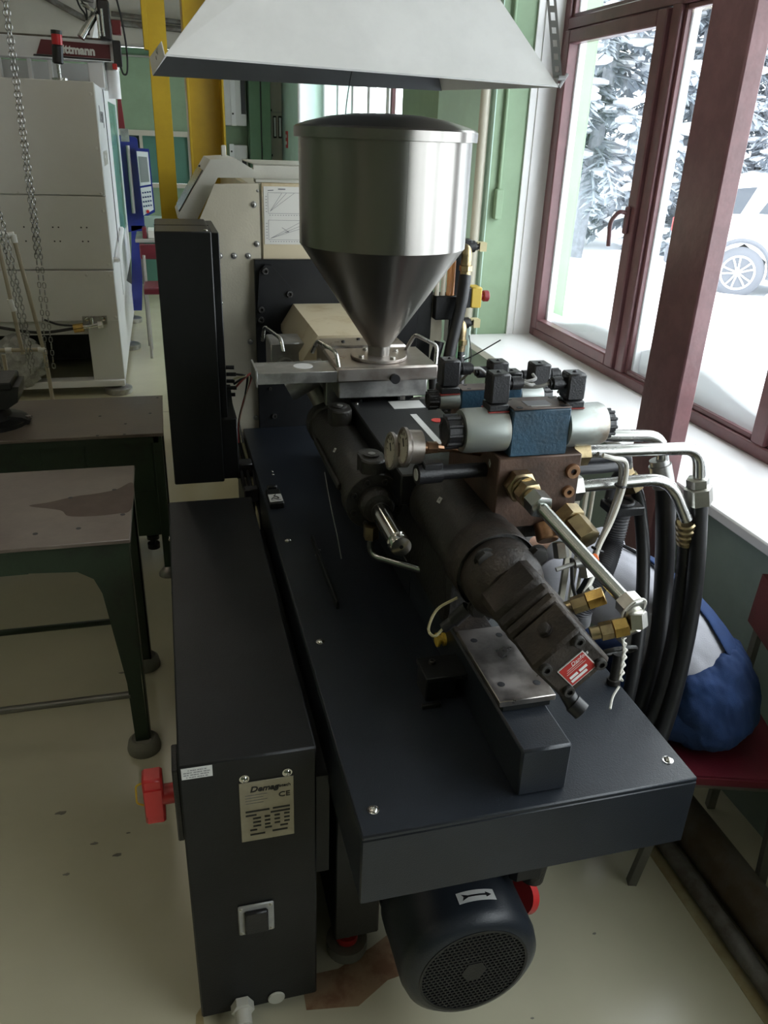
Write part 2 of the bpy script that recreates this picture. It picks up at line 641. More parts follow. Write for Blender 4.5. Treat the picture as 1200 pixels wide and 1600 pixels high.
# ================================================================ the setting
CEIL = 3.8
m = MB().box(-8.5, 1.75, -5.6, 12.2, -0.12, 0.0)
floor = struct(m, 'floor', 'floor_paint')
# worn screed showing through the paint beside the motor, and the raw edge strip along the pipes
def patch(pts, z0, z1, mt, nm):
    return part(MB().prism(pts, 'z', z0, z1), nm, mt, floor)
mat('screed_rust', (0.20, 0.105, 0.055), 0.7, c2=(0.29, 0.19, 0.11), vs=14)
mat('edge_ochre', (0.30, 0.235, 0.11), 0.6, c2=(0.38, 0.34, 0.2), vs=9)
mat('stain_dark', (0.19, 0.18, 0.145), 0.6, c2=(0.22, 0.21, 0.175), vs=8)
patch([(0.20, 1.27), (0.33, 1.25), (0.42, 1.30), (0.50, 1.31), (0.60, 1.36), (0.72, 1.42), (0.74, 1.52), (0.60, 1.50), (0.50, 1.45), (0.40, 1.40), (0.30, 1.36), (0.20, 1.36)], 0.0, 0.0012, 'screed_rust', 'bare_screed')
patch([(0.79, 1.35), (0.84, 1.36), (0.875, 1.42), (0.86, 1.5), (0.82, 1.54), (0.78, 1.5)], 0.0, 0.0012, 'edge_ochre', 'bare_screed')
patch([(-0.10, 1.20), (-0.075, 1.26), (-0.07, 1.32), (-0.055, 1.34), (-0.045, 1.2)], 0.0, 0.0012, 'edge_ochre', 'bare_screed')
patch([(1.32, -2), (1.36, -2), (1.36, 4.4), (1.325, 4.4)], 0.0, 0.001, 'edge_ochre', 'bare_edge')
for (px, py, r_) in [(a_, b_, c_ * .5) for (a_, b_, c_) in ((-0.46, 2.08, .02), (-0.35, 1.93, .012), (-0.28, 1.87, .015), (-0.42, 1.83, .012), (0.75, 1.12, .006), (-0.3, 2.8, .016), (0.38, 1.62, .012), (0.41, 1.55, .01), (1.02, 1.3, .008), (-0.25, 1.95, .008))]:
    random.seed(int(px * 1000))
    patch([(px + r_ * (2.2 if abs(math.cos(a)) > .7 else 1) * random.uniform(.6, 1) * math.cos(a), py + r_ * random.uniform(.6, 1) * math.sin(a)) for a in [2 * PI * k / 9 for k in range(9)]], 0.0, 0.0008, 'stain_dark', 'paint_chip')
# seam between the two pours of floor
part(MB().box(-8.4, 0.3, 6.16, 6.17, 0, 0.0006), 'floor_joint', 'stain_dark', floor)

struct(MB().box(-8.7, 2.4, -5.8, 12.4, CEIL, CEIL + 0.15), 'ceiling', 'wall_beige')

WX = 2.13          # inner face of the window frames
m = MB()
m.box(WX, 2.32, -5.6, 4.47, 3.28, CEIL)                 # lintel
m.box(1.77, 2.32, 4.47, 5.46, 0.0, CEIL)                # pier between the bays
m.box(1.90, 2.32, 5.46, 6.8, 0.0, CEIL)
m.box(1.90, 2.32, 6.8, 10.4, 0.0, 0.9)
m.box(1.90, 2.32, 6.8, 10.4, 3.3, CEIL)
m.box(1.90, 2.32, -5.6, -2.45, 0.9, CEIL)               # wall behind the camera
wall_right = struct(m, 'wall_right', 'wall_green')
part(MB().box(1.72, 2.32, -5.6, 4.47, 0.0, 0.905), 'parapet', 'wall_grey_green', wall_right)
part(MB().box(1.66, 2.32, 10.4, 12.0, 0.0, CEIL), 'end_pier', 'wall_pale_green', wall_right)
part(MB().box(1.765, 1.7695, 4.47, 5.46, 0.0, CEIL), 'pier_face', 'wall_pale_green', wall_right)

# far wall: green below, beige frieze above, strip of internal windows
m = MB()
m.box(-8.5, 1.66, 12.0, 12.2, 0.0, 1.30).box(-8.5, 1.66, 12.0, 12.2, 1.92, 2.90)
m.box(0.43, 1.66, 12.0, 12.2, 1.30, 1.92)
wall_back = struct(m, 'wall_back', 'wall_green')
part(MB().box(-8.5, 1.66, 11.99, 12.2, 2.93, CEIL), 'frieze', 'wall_beige', wall_back)
part(MB().box(-8.5, 1.66, 11.96, 12.0, 2.83, 2.90), 'painted_band', 'wall_green_dark', wall_back)
part(MB().box(-8.5, 1.66, 11.95, 12.0, 2.905, 2.925).box(-8.5, 1.66, 11.95, 12.0, 2.80, 2.815), 'conduit', 'desk_grey', wall_back)
part(MB().box(-8.5, 0.43, 11.94, 12.05, 1.90, 1.965), 'ledge', 'pipe_cream', wall_back)
part(MB().box(-8.5, 0.43, 11.94, 12.05, 1.27, 1.32), 'ledge', 'pipe_cream', wall_back)
for k in range(9):
    x1 = 0.40 - k * 0.62
    part(MB().box(x1 - 0.58, x1, 12.06, 12.08, 1.32, 1.90), 'pane', ('teal_panel', 'window_dark')[k % 2], wall_back)
    part(MB().box(x1, x1 + 0.04, 12.0, 12.1, 1.32, 1.90), 'mullion', 'pipe_cream', wall_back)
struct(MB().box(-8.7, -8.5, -5.6, 12.2, 0, CEIL), 'wall_left', 'wall_green')
wf = struct(MB().box(-8.5, 2.3, -5.8, -5.6, 0, CEIL), 'wall_front', 'wall_green')
part(MB().box(-8.4, 1.7, -5.6, -5.58, 2.9, CEIL), 'frieze', 'wall_beige', wf)

# sill board
struct(MB().box(1.66, 2.12, -2.5, 4.468, 0.912, 0.95, 0.006), 'trim_1', 'white_plastic')
# white lining of the window reveal on the far pier
struct(MB().box(1.995, 2.125, 4.448, 4.4695, 0.95, 3.28).box(1.955, 1.995, 4.456, 4.4695, 0.95, 3.28), 'trim_2', 'white_paint')


def window(name, y0, y1, z0, z1, muls, tz, sashes, mt='maroon_paint', hand=None, xg=2.128):
    """frame on the plane x=WX; muls = mullion y positions (low, high); tz = transom (low, high)"""
    w = thing(name, None, None, (WX, (y0 + y1) / 2, z0), kind='structure')
    fx0, fx1 = WX - 0.03, WX + 0.05
    fr = MB().box(fx0, fx1, y0, y0 + .07, z0, z1, .005).box(fx0, fx1, y1 - .07, y1, z0, z1, .005)
    fr.box(fx0, fx1, y0 + .07, y1 - .07, z0, z0 + .05, .005).box(fx0, fx1, y0 + .07, y1 - .07, z1 - .06, z1, .005)
    part(fr, 'frame', mt, w)
    for (a, b) in muls:
        part(MB().box(fx0, fx1, a, b, z0 + .05, z1 - .06, .005), 'mullion', mt, w)
    part(MB().box(fx0 - .002, fx1, y0 + .07, y1 - .07, tz[0], tz[1], .005), 'transom', mt, w)
    ed = [y0 + .07] + [e for ab in muls for e in ab] + [y1 - .07]
    bays = [(ed[i], ed[i + 1]) for i in range(0, len(ed), 2)]
    for i, (a, b) in enumerate(bays):
        for k, (lo, hi) in enumerate(((z0 + .05, tz[0]), (tz[1], z1 - .06))):
            if k == 0 and i in sashes:
                s = .066
                sx0, sx1 = WX - .048, WX + .012
                sm = MB().box(sx0, sx1, a + .004, a + s + .012, lo + .004, hi - .004, .006).box(sx0, sx1, b - s, b - .004, lo + .004, hi - .004, .006)
                sm.box(sx0, sx1, a + s + .012, b - s, lo + .004, lo + .060, .006).box(sx0, sx1, a + s + .012, b - s, hi - .066, hi - .004, .006)
                sash = part(sm, 'sash', mt, w)
                part(MB().box(xg, xg + .006, a + s + .012, b - s, lo + .060, hi - .066), 'pane', 'window_glass', sash)
                if hand == i:
                    hy, hz = a + .055, 1.70
                    h = MB().box(sx0 - .016, sx0, hy - .016, hy + .016, hz - .07, hz + .05, .005)
                    h.tube(bend_path([(sx0 - .01, hy, hz + .02), (sx0 - .05, hy, hz + .03), (sx0 - .062, hy + .05, hz - .02), (sx0 - .05, hy + .055, hz - .13)], .03), .010, 10)
                    part(h, 'handle', mt, sash)
            else:
                b2 = MB()
                for (p, q, u0, u1) in ((a, a + .02, lo, hi), (b - .02, b, lo, hi), (a + .02, b - .02, lo, lo + .02), (a + .02, b - .02, hi - .02, hi)):
                    b2.box(WX - .012, WX + .012, p, q, u0, u1, .003)
                part(b2, 'glazing_bead', mt, w)
                part(MB().box(xg, xg + .006, a + .02, b - .02, lo + .02, hi - .02), 'pane', 'window_glass', w)
            part(MB().box(xg + .012, xg + .05, b - (.082 if (k == 0 and i in sashes) else .032), b - .01, lo, hi, .004), 'outer_lining', 'white_plastic', w)
    return w


window('window_1', -2.45, 4.468, 0.95, 3.28, [(-1.35, -1.28), (-0.60, -0.53), (0.20, 0.27), (1.26, 1.33), (2.335, 2.41), (3.372, 3.44)], (2.53, 2.585), (6,), hand=6)
# white framed window of the far bay
w3 = thing('window_2', None, None, (1.95, 8.9, 0.9), kind='structure')
fr = MB()
for y in (6.8, 7.35, 8.05, 8.75, 9.5, 10.3):
    fr.box(1.93, 2.0, y, y + .09, 0.9, 3.3, .005)
fr.box(1.93, 2.0, 6.8, 10.39, 0.9, 0.98).box(1.93, 2.0, 6.8, 10.39, 3.2, 3.3)
part(fr, 'frame', 'white_plastic', w3)
for (a, b) in ((6.89, 7.35), (7.44, 8.05), (8.14, 8.75), (8.84, 9.5), (9.59, 10.3)):
    part(MB().box(1.97, 1.976, a, b, .98, 3.2), 'pane', 'window_glass', w3)
part(MB().box(1.90, 1.93, 7.12, 7.17, .95, 3.25), 'mullion', 'maroon_paint', w3)

# steel post in front of the sill (painted maroon)
pm = MB().box(1.600, 1.668, 2.206, 2.414, 0.0, CEIL, 0.006)
single(pm, 'steel_post', 'maroon_post', 'maroon painted steel post standing in front of the white window sill', 'post')

# cream riser pipe on the pier with its clamp
rp = thing('riser_pipe', 'cream painted vertical pipe in the corner beyond the big window', 'pipe', (1.725, 4.50, 0))
part(MB().cyl((1.725, 4.52, 0.0), (1.725, 4.52, CEIL), 0.027, n=16), 'pipe', 'pipe_cream', rp)
# small painted conduit box on the pier
cb = single(MB().box(1.80, 1.845, 4.43, 4.4695, 1.60, 1.76, .006), 'junction_box', 'wall_green', 'small green painted junction box on the pier by the window', 'box')
part(MB().cyl((1.823, 4.455, 1.76), (1.823, 4.455, CEIL), 0.010, n=10), 'conduit', 'wall_green', cb)

# heating register pipes along the wall at floor level
hp = thing('heating_pipe', 'thin grey pipe lying on the floor along the window wall', 'pipe', (1.375, 1.5, 0))
part(MB().cyl((1.375, -4, 0.028), (1.375, 4.3, 0.028), 0.026, n=14), 'pipe', 'pipe_grey', hp)
hp = thing('heating_pipe', 'wide brownish floor pipe running beside the thin grey pipe', 'pipe', (1.465, 1.5, 0))
part(MB().cyl((1.469, -4, 0.068), (1.469, 4.3, 0.068), 0.066, n=20), 'pipe', 'pipe_brown', hp)
hp = thing('heating_pipe', 'grey pipe nearest the wall under the window sill', 'pipe', (1.565, 1.5, 0))
part(MB().cyl((1.690, -4, 0.24), (1.690, 2.19, 0.24), 0.028, n=20), 'pipe', 'pipe_grey', hp)

# ceiling lamps: real fluorescent battens hanging under the ceiling
LAMPS = [(-0.9, 1.0), (-3.4, -1.6), (-3.4, 1.6), (-3.4, 5.0), (-1.9, 9.4), (-5.8, 3.0), (-5.8, 8.0), (-0.4, 5.4)]
LAMP_AT = ['above the aisle left of the hood', 'at the near left end of the hall', 'above the near left aisle', 'above the middle left aisle', 'above the grey moulding machine', 'near the left wall, front row', 'near the left wall, back row', 'beside the yellow columns']
for i, (lx, ly) in enumerate(LAMPS):
    t = thing('ceiling_lamp', 'warm fluorescent batten lamp ' + LAMP_AT[i], 'lamp', (lx, ly, CEIL - .32), 'ceiling lamps')
    part(MB().box(lx - .08, lx + .08, ly - .65, ly + .65, CEIL - .30, CEIL - .24, .008), 'housing', 'white_paint', t)
    part(MB().box(lx - .003, lx + .003, ly - .4, ly - .394, CEIL - .24, CEIL).box(lx - .003, lx + .003, ly + .394, ly + .4, CEIL - .24, CEIL), 'hanger', 'strap_steel', t)
    for s in (-1, 1):
        part(MB().cyl((lx + s * .04, ly - .6, CEIL - .32), (lx + s * .04, ly + .6, CEIL - .32), .016, n=10), 'tube', 'fluorescent', t)
    ld = bpy.data.lights.new('lamp_light', 'AREA')
    ld.shape = 'RECTANGLE'
    ld.size, ld.size_y = 0.14, 1.2
    ld.energy = LAMP_W
    ld.color = (1.0, 0.90, 0.76)
    lo = bpy.data.objects.new('lamp_light', ld)
    lo.parent = t
    lo.location = (0, 0, -0.03)
    col.objects.link(lo)

# ================================================================ outside
random.seed(5)
def snow_field():
    mb = MB()
    nx, ny = 26, 40
    vs = []
    for j in range(ny + 1):
        for i in range(nx + 1):
            x = 2.34 + 36 * (i / nx) ** 1.6
            y = -8 + 50 * j / ny
            z = 0.14 + 0.05 * math.sin(x * 1.3 + y * .5) + 0.05 * math.sin(y * 1.7 - x * .4)
            z += 0.5 * math.exp(-(x - 2.3) / 0.9)
            vs.append((x, y, z))
    fs = [(j * (nx + 1) + i, j * (nx + 1) + i + 1, (j + 1) * (nx + 1) + i + 1, (j + 1) * (nx + 1) + i) for j in range(ny) for i in range(nx)]
    return mb.add(vs, fs)
sg = single(snow_field(), 'snow_ground', 'snow', 'snow covered ground outside the window', 'snow', ang=180)
sg['kind'] = 'structure'
# snow drift on the outer ledge, lying against the panes
mb = MB()
n = 76
rows = []
for k in range(n + 1):
    y = -2.4 + 6.84 * k / n
    h = 1.075 + .05 * math.sin(y * 2.1 + .6) + .018 * math.sin(y * 7) + (.03 if y < 3.3 else 0)
    rows.append([(2.172, y, .93), (2.172, y, h), (2.24, y, h + .03), (2.42, y, h - .04), (2.62, y, .93)])
vs = [p for r_ in rows for p in r_]
fs = [(k * 5 + i, k * 5 + i + 1, (k + 1) * 5 + i + 1, (k + 1) * 5 + i) for k in range(n) for i in range(4)]
fs += [tuple(range(5)), tuple(n * 5 + i for i in range(5))]
mb.add(vs, fs)
sd = single(mb, 'snow_drift', 'snow', 'low snow drift piled against the outside of the window panes', 'snow', ang=180)
sl = MB().box(2.18, 2.60, -2.4, 4.44, 0.5, 0.93)
struct(sl, 'wall_outer', 'white_paint')


def spruce(x, y, h, w, seed, label, lean=0.0, first=0.12):
    random.seed(seed)
    t = thing('spruce_tree', label, 'tree', (x, y, 0.1), 'snowy trees outside the window')
    part(MB().tube([(x, y, 0.0), (x + lean * .4, y, h * .4), (x + lean, y, h)], .1, 9, rs=[.15, .11, .02]), 'trunk', 'bark', t)
    tw, sn = MB(), MB()
    nb = int(h * 15)
    for i in range(nb):
        f = first + (1 - first) * (i / nb)
        z = h * f
        L = w * (1 - f) ** .75 * random.uniform(.7, 1.1) + .2
        a = random.uniform(0, 2 * PI)
        d = Vector((math.cos(a), math.sin(a), 0))
        s = Vector((-d.y, d.x, 0))
        p0 = Vector((x + lean * f, y, z))
        segs = 5
        pts = [p0 + d * (L * k / segs) + Vector((0, 0, -.35 * L * (k / segs) ** 1.6 + .05 * L)) for k in range(segs + 1)]
        # drooping branch made of needle sprays
        for k in range(segs):
            wd = (.30 * L * (1 - k / segs * .8) + .05)
            for q in range(15):
                c = pts[k].lerp(pts[k + 1], random.random())
                e = c + s * random.uniform(-1, 1) * wd + d * random.uniform(.02, .22) + Vector((0, 0, random.uniform(-.22, .03)))
                g = (e - c)
                nn = g.cross(Vector((0, 0, 1)))
                nn = nn.normalized() * random.uniform(.03, .07) if nn.length > 1e-4 else s * .03
                tw.add([c, c.lerp(e, .5) + nn, e, c.lerp(e, .5) - nn], [(0, 1, 2, 3)])
        tw.tube(pts, .02, 4)
        if random.random() < .7:
            for k in range(1, segs):
                if random.random() < .75:
                    wd = .18 * L * (1 - k / segs * .6) + .04
                    c = pts[k] + Vector((0, 0, .05)) + s * random.uniform(-.2, .2)
                    sn.sphere(c, 1, (wd * random.uniform(.7, 1.2), wd * random.uniform(.7, 1.2), .05 + .12 * wd), 7, 5)
    f = part(tw, 'foliage', 'needles', t, kind='stuff')
    part(sn, 'snow_load', 'snow', t, kind='stuff')
    return t


spruce(7.05, 13.5, 7.5, 2.0, 1, 'snow laden spruce with a leaning bare trunk, nearest tree in the left pane', 0.55, .20)
spruce(10.0, 15.0, 6.8, 1.9, 2, 'bushy snowy spruce just right of the leaning trunk tree', 0, .02)
spruce(9.6, 21.0, 9.5, 2.2, 3, 'pale snowy spruce at the left edge of the open view', 0, .06)
spruce(7.7, 16.6, 8.5, 1.6, 13, 'slender snowy spruce behind the left edge of the open pane', 0, .06)
spruce(12.6, 19.8, 10.0, 2.3, 4, 'tall spruce in the second row behind the bushy one', 0, .05)
spruce(14.2, 15.6, 8.8, 2.2, 6, 'broad snowy spruce rising behind the parked car', 0, .04)
spruce(16.6, 11.0, 8.5, 2.2, 7, 'broad snowy spruce standing right of the car roof', 0, .05)
spruce(12.2, 25.2, 11.0, 2.6, 8, 'distant spruce seen left of the tall second row tree', 0, .05)
spruce(17.4, 22.6, 11.0, 2.6, 9, 'tallest spruce in the back row of trees', 0, .05)
spruce(20.4, 16.4, 10.0, 2.6, 10, 'distant spruce at the far right beyond the car', 0, .05)


def car():
    O = Vector((7.56, 9.67, 0.15))          # under the rear wheel centre
    X = Vector((0.777, -0.63, 0)).normalized()   # towards the bonnet
    Yv = Vector((0, 0, 1)).cross(X)              # away from the viewer side
    M = Matrix(((X.x, Yv.x, 0, O.x), (X.y, Yv.y, 0, O.y), (0, 0, 1, O.z), (0, 0, 0, 1)))
    t = thing('car', 'white parked car with five spoke alloy wheels in the snow outside', 'car', O)
    W = 1.78
    body = MB(M)
    def sect(prof, y0, y1, inset):
        pass
    lower = [(-0.92, .42), (-.96, .62), (-.93, .95), (-.80, 1.02), (3.25, .98), (3.50, .80), (3.55, .45), (3.3, .28), (3.06, .28), (2.95, .5), (2.70, .66), (2.45, .5), (2.34, .28), (.40, .28), (.33, .5), (.0, .72), (-.33, .5), (-.40, .30), (-.8, .32)]
    body.prism(lower, 'y', 0.06, W - .06)
    body.prism([(p[0] * .995 + .01, p[1] * .98 + .01) for p in lower], 'y', 0.0, W)
    part(body, 'body', 'car_white', t)
    cab = MB(M)
    pr_b = [(-.90, .98), (-.62, 1.46), (-.2, 1.56), (1.2, 1.58), (1.62, 1.46), (2.45, .98)]
    n = len(pr_b)
    vs = []
    for (y, ins) in ((.08, 0), (.24, 1), (W - .24, 1), (W - .08, 0)):
        pass
    rings = []
    for y, lift in ((.05, 0.0), (.27, 1.0), (W - .27, 1.0), (W - .05, 0.0)):
        rings.append([(p[0], y if True else 0, p[1]) if p[1] < 1.0 else (p[0], (.05 if y < 1 else W - .05) + (.20 if y < 1 else -.20), p[1]) for p in pr_b])
    low = rings[0]
    hi = rings[3]
    cab.add(low + hi, [tuple(range(n)), tuple(range(n, 2 * n))] + [(i, (i + 1) % n, n + (i + 1) % n, n + i) for i in range(n)])
    part(cab, 'cabin', 'car_white', t)
    def side_glass(pts):
        g = MB(M)
        q = [(p[0], .05 + (p[1] - .98) / .55 * .20 - .012, p[1]) for p in pts]
        q2 = [(a, b + .02, c) for (a, b, c) in q]
        k = len(q)
        g.add(q + q2, [tuple(range(k)), tuple(range(k, 2 * k))] + [(i, (i + 1) % k, k + (i + 1) % k, k + i) for i in range(k)])
        part(g, 'side_window', 'car_glass', t)
    side_glass([(-.62, 1.06), (-.45, 1.36), (.02, 1.42), (-.12, 1.08)])
    side_glass([(.10, 1.10), (.30, 1.45), (1.0, 1.46), (1.0, 1.08)])
    side_glass([(1.08, 1.08), (1.08, 1.46), (1.45, 1.40), (2.05, 1.06)])
    part(MB(M).box(-.97, -.90, .02, .36, .80, 1.0, .02), 'tail_lamp', 'tail_red', t)
    part(MB(M).box(-1.0, -.85, .03, W - .03, .38, .62, .03), 'bumper', 'car_tyre', t)
    part(MB(M).box(.45, 2.3, -.012, .02, .30, .40, .01), 'side_skirt', 'car_tyre', t)
    part(MB(M).box(.62, .80, -.02, .02, .90, .925, .005), 'door_handle', 'car_white', t)
    for wx in (0.0, 2.70):
        for wy in (.0, W):
            s = -1 if wy == 0 else 1
            ty = MB(M).lathe((wx, wy + s * .03, .34), (0, -s, 0), [(.19, 0), (.215, -.012), (.30, .0), (.335, .03), (.338, .16), (.30, .20), (.1, .2)], 36)
            wh = part(ty, 'wheel', 'car_tyre', t)
            if wy == 0:
                rim = MB(M).torus((wx, -.03, .34), (0, 1, 0), .215, .018, 36, 8)
                for k in range(5):
                    a = R(90 + 72 * k + 12)
                    c = Vector((math.cos(a), 0, math.sin(a)))
                    s_ = Vector((-c.z, 0, c.x))
                    b0 = Vector((wx, -.035, .34))
                    for sg_ in (-1, 1):
                        rim.tube([b0 + c * .035 + s_ * sg_ * .012, b0 + c * .12 + s_ * sg_ * .026, b0 + c * .212 + s_ * sg_ * .05], .014, 6)
                rim.lathe((wx, -.055, .34), (0, 1, 0), [(.0, 0), (.04, .004), (.048, .03)], 18)
                part(rim, 'alloy_rim', 'car_alloy', wh)
                arch = MB(M).tube([(wx + .395 * math.cos(a), -.004, .36 + .395 * math.sin(a)) for a in [R(-12 + 204 * k / 24) for k in range(25)]], .03, 8)
                part(arch, 'wheel_arch', 'car_tyre', t)
    return t


car()
single(MB().sphere((8.05, 9.0, 0.12), 1, (.55, .35, .28), 18, 10), 'snow_heap', 'snow', 'small heap of snow in front of the car wheel', 'snow', ang=180)

# ================================================================ injection moulding machine
MC = thing('injection_molding_machine', 'dark navy injection moulding machine with steel hopper and hydraulic valves, nearest machine', 'machine', (0.62, 2.6, 0))
AX, AZ = 0.640, 1.16          # axis of the injection screw

# ---- bed cover: folded sheet with front apron
PZ = 0.85
px0, px1, py0, py1 = 0.265, 0.963, 1.018, 3.26
bed = MB().box(px0, px1, py0, 3.268, PZ - .012, PZ, .003)
bed.box(px0, px1, py0, py0 + .008, .675, PZ - .012, .002)
bed.box(px0, px0 + .008, py0 + .008, py1, .675, PZ - .012, .002).box(px1 - .008, px1, py0 + .008, py1, .675, PZ - .012, .002)
bed_o = part(bed, 'bed_cover', 'navy_paint', MC)
for (x, y) in ((.300, 1.077), (.930, 1.076), (.302, 1.64), (.302, 2.20), (.93, 1.75), (.93, 2.4)):
    screw(bed_o, (x, y, PZ), (0, 0, 1), .0115)
for (x, y) in ((.375, 2.07), (.373, 2.09), (.385, 2.12), (.325, 2.74), (.326, 2.77)):
    screw(bed_o, (x, y, PZ), (0, 0, 1), .006)
# base frame below the bed
fr = MB().box(.285, .40, 1.34, 3.2, .14, .672, .004).box(.40, .93, 1.62, 3.2, .12, .60, .004).box(.86, .945, 1.5, 3.2, .10, .66, .004)
part(fr, 'base_frame', 'black_paint', MC)
for (x, y) in ((.335, 1.42), (.90, 1.6), (.34, 3.0), (.9, 3.0)):
    f = MB().cyl((x, y, .0), (x, y, .035), .055, n=24).cyl((x, y, .035), (x, y, .14), .018, n=12)
    part(f, 'machine_foot', 'foot_rubber', MC)
    part(MB().cyl((x, y, .036), (x, y, .056), .030, n=24), 'foot_ring', 'switch_red', MC)

# ---- rear control box at the left of the bed
bx0, bx1, by0, by1, bz = -.055, .229, 1.286, 2.59, .835
cbx = MB().box(bx0, bx1, by0, by1, .035, bz, .004)
cbx.box(bx0 + .03, bx1 - .03, by0 + .05, by1 - .05, 0.0, .04)
cb_o = part(cbx, 'control_box', 'charcoal_paint', MC)
for (y, z) in ((1.40, .78), (2.42, .78), (2.2, .70), (1.62, .4), (2.42, .62)):
    screw(cb_o, (bx0, y, z), (-1, 0, 0), .012)
# type plate
npl = part(MB().box(.064, .179, by0 - .0025, by0, .600, .768, .0008), 'nameplate', 'nameplate_metal', cb_o)
for x in (.076, .166):
    screw(cb_o, (x, by0, .778), (0, -1, 0), .0105)
yy = by0 - .0027
text('plate_lettering', 'Demag', 'print_black', npl, (.086, yy, .7405), .021, (1, 0, 0), (0, 0, 1), shear=.25, bold=.0006)
text('plate_lettering', 'ergotech', 'print_black', npl, (.133, yy, .7435), .011, (1, 0, 0), (0, 0, 1), bold=.0002)
text('plate_lettering', 'CE', 'print_black', npl, (.146, yy, .716), .019, (1, 0, 0), (0, 0, 1), bold=.0002, sx=1.1)
bars = MB()
for (a, b, z) in ((.075, .126, .686), (.133, .170, .6865), (.075, .098, .675), (.128, .170, .676), (.09, .107, .665), (.115, .127, .666), (.136, .148, .6655), (.157, .169, .6665), (.09, .107, .654), (.115, .127, .655), (.136, .148, .6545), (.157, .169, .6555), (.09, .107, .643), (.115, .127, .644), (.136, .148, .6435), (.157, .169, .6445), (.083, .098, .632), (.115, .13, .634), (.148, .165, .6335), (.083, .115, .619), (.131, .164, .621)):
    bars.box(a, b, yy - .0006, yy, z - .0022, z + .0022)
part(bars, 'plate_print', 'print_black', npl)
lines = MB()
for k in range(4):
    lines.box(.076, .122 - .008 * (k % 2), yy - .0004, yy, .731 - .0075 * k, .7322 - .0075 * k)
part(lines, 'plate_print', 'print_grey', npl)
# warning sticker at the corner
st = part(MB().box(-.049, .013, by0 - .0015, by0, .801, .829), 'sticker', 'sticker_white', cb_o)
sl = MB()
for k, (a, b) in enumerate(((-.036, .002), (-.045, .009), (-.045, .009), (-.04, .004))):
    for q in range(8):
        w = (b - a) / 8
        sl.box(a + q * w, a + q * w + w * (.85 if (q * 7 + k) % 3 else .5), by0 - .0019, by0 - .0014, .8225 - .006 * k, .8245 - .006 * k)
part(sl, 'sticker_print', 'print_grey', st)
# power socket with hinged lid
pf = MB().box(.046, .128, by0 - .006, by0, .308, .403, .003)
pf_o = part(pf, 'power_socket', 'sticker_grey', cb_o)
sb = MB().box(.060, .114, by0 - .014, by0 - .006, .316, .388, .003).box(.062, .112, by0 - .018, by0 - .006, .376, .390, .003)
part(sb, 'socket_lid', 'black_plastic', pf_o)
for x in (.053, .121):
    for z in (.316, .395):
        screw(pf_o, (x, by0 - .006, z), (0, -1, 0), .0045, 'zinc_nut')
part(MB().cyl((.127, by0, .055), (.127, by0 - .006, .055), .021, n=24, ch=.002), 'blanking_cap', 'console_grey', cb_o)
cg = MB().hexn((.043, by0, .06), (.043, by0 - .025, .06), .028).cyl((.043, by0 - .02, .06), (.043, by0 - .05, .05), .020, n=16)
cg.tube(smooth_path([(.043, by0 - .04, .055), (.045, by0 - .10, .03), (.05, by0 - .2, .016), (.04, by0 - .5, .014)]), .014, 10)
part(cg, 'cable_gland', 'console_grey', cb_o)
# main switch on the left side: black plate, red handle, yellow shackle
sp = part(MB().box(bx0 - .014, bx0, 1.315, 1.40, .60, .80, .003), 'switch_plate', 'black_plastic', cb_o)
sw = MB().cyl((bx0 - .014, 1.36, .70), (bx0 - .045, 1.36, .70), .022, n=20)
sw.prism([(1.335, .665), (1.385, .665), (1.385, .735), (1.335, .735)], 'x', bx0 - .075, bx0 - .040)
sw.box(bx0 - .078, bx0 - .036, 1.338, 1.382, .638, .762, .005)
part(sw, 'switch_handle', 'switch_red', sp)
part(MB().tube(bend_path([(bx0 - .076, 1.36, .74), (bx0 - .092, 1.36, .735), (bx0 - .094, 1.36, .685), (bx0 - .076, 1.36, .675)], .008), .0022, 6), 'shackle', 'switch_yellow', sp)
part(MB().box(.229, .268, 1.34, 3.2, .40, .70), 'cable_trough', 'black_paint', MC)

# ---- bracket with the small picture sticker
bk = part(MB().box(.276, .325, 2.44, 2.56, PZ, PZ + .022, .003).box(.283, .318, 2.565, 2.585, PZ, PZ + .03, .004), 'cable_bracket', 'black_paint', MC)
sk = part(MB().box(.278, .323, 2.45, 2.51, PZ + .022, PZ + .0235), 'sticker', 'sticker_white', bk)
part(MB().tube(smooth_path([(.286, 2.468, PZ + .0238), (.292, 2.478, PZ + .0238), (.303, 2.470, PZ + .0238), (.311, 2.474, PZ + .0238), (.306, 2.487, PZ + .0238), (.297, 2.492, PZ + .0238), (.303, 2.503, PZ + .0238)]), .0022, 5).tube([(.283, 2.461, PZ + .0238), (.318, 2.461, PZ + .0238)], .0012, 5), 'sticker_print', 'print_black', sk)
# cables running beside the bed under the cabinet
for k, (dx, mt) in enumerate(((0, 'rubber'), (.014, 'cable_grey'), (.03, 'rubber'), (.045, 'cable_yellow'), (.058, 'rubber'))):
    part(MB().tube(smooth_path([(.205 + dx, 3.22, .90 - .02 * k), (.212 + dx, 3.05, .80), (.218 + dx * .8, 2.85, .82 - .03 * (k % 2)), (.225 + dx * .6, 2.66, .74), (.235 + dx * .4, 2.56, .66)]), .007, 8), 'loose_cable', mt, MC)
part(MB().box(.21, .262, 2.66, 2.70, .78, .83, .004).box(.20, .262, 2.86, 2.92, .79, .85, .004), 'cable_clamp', 'black_plastic', MC)

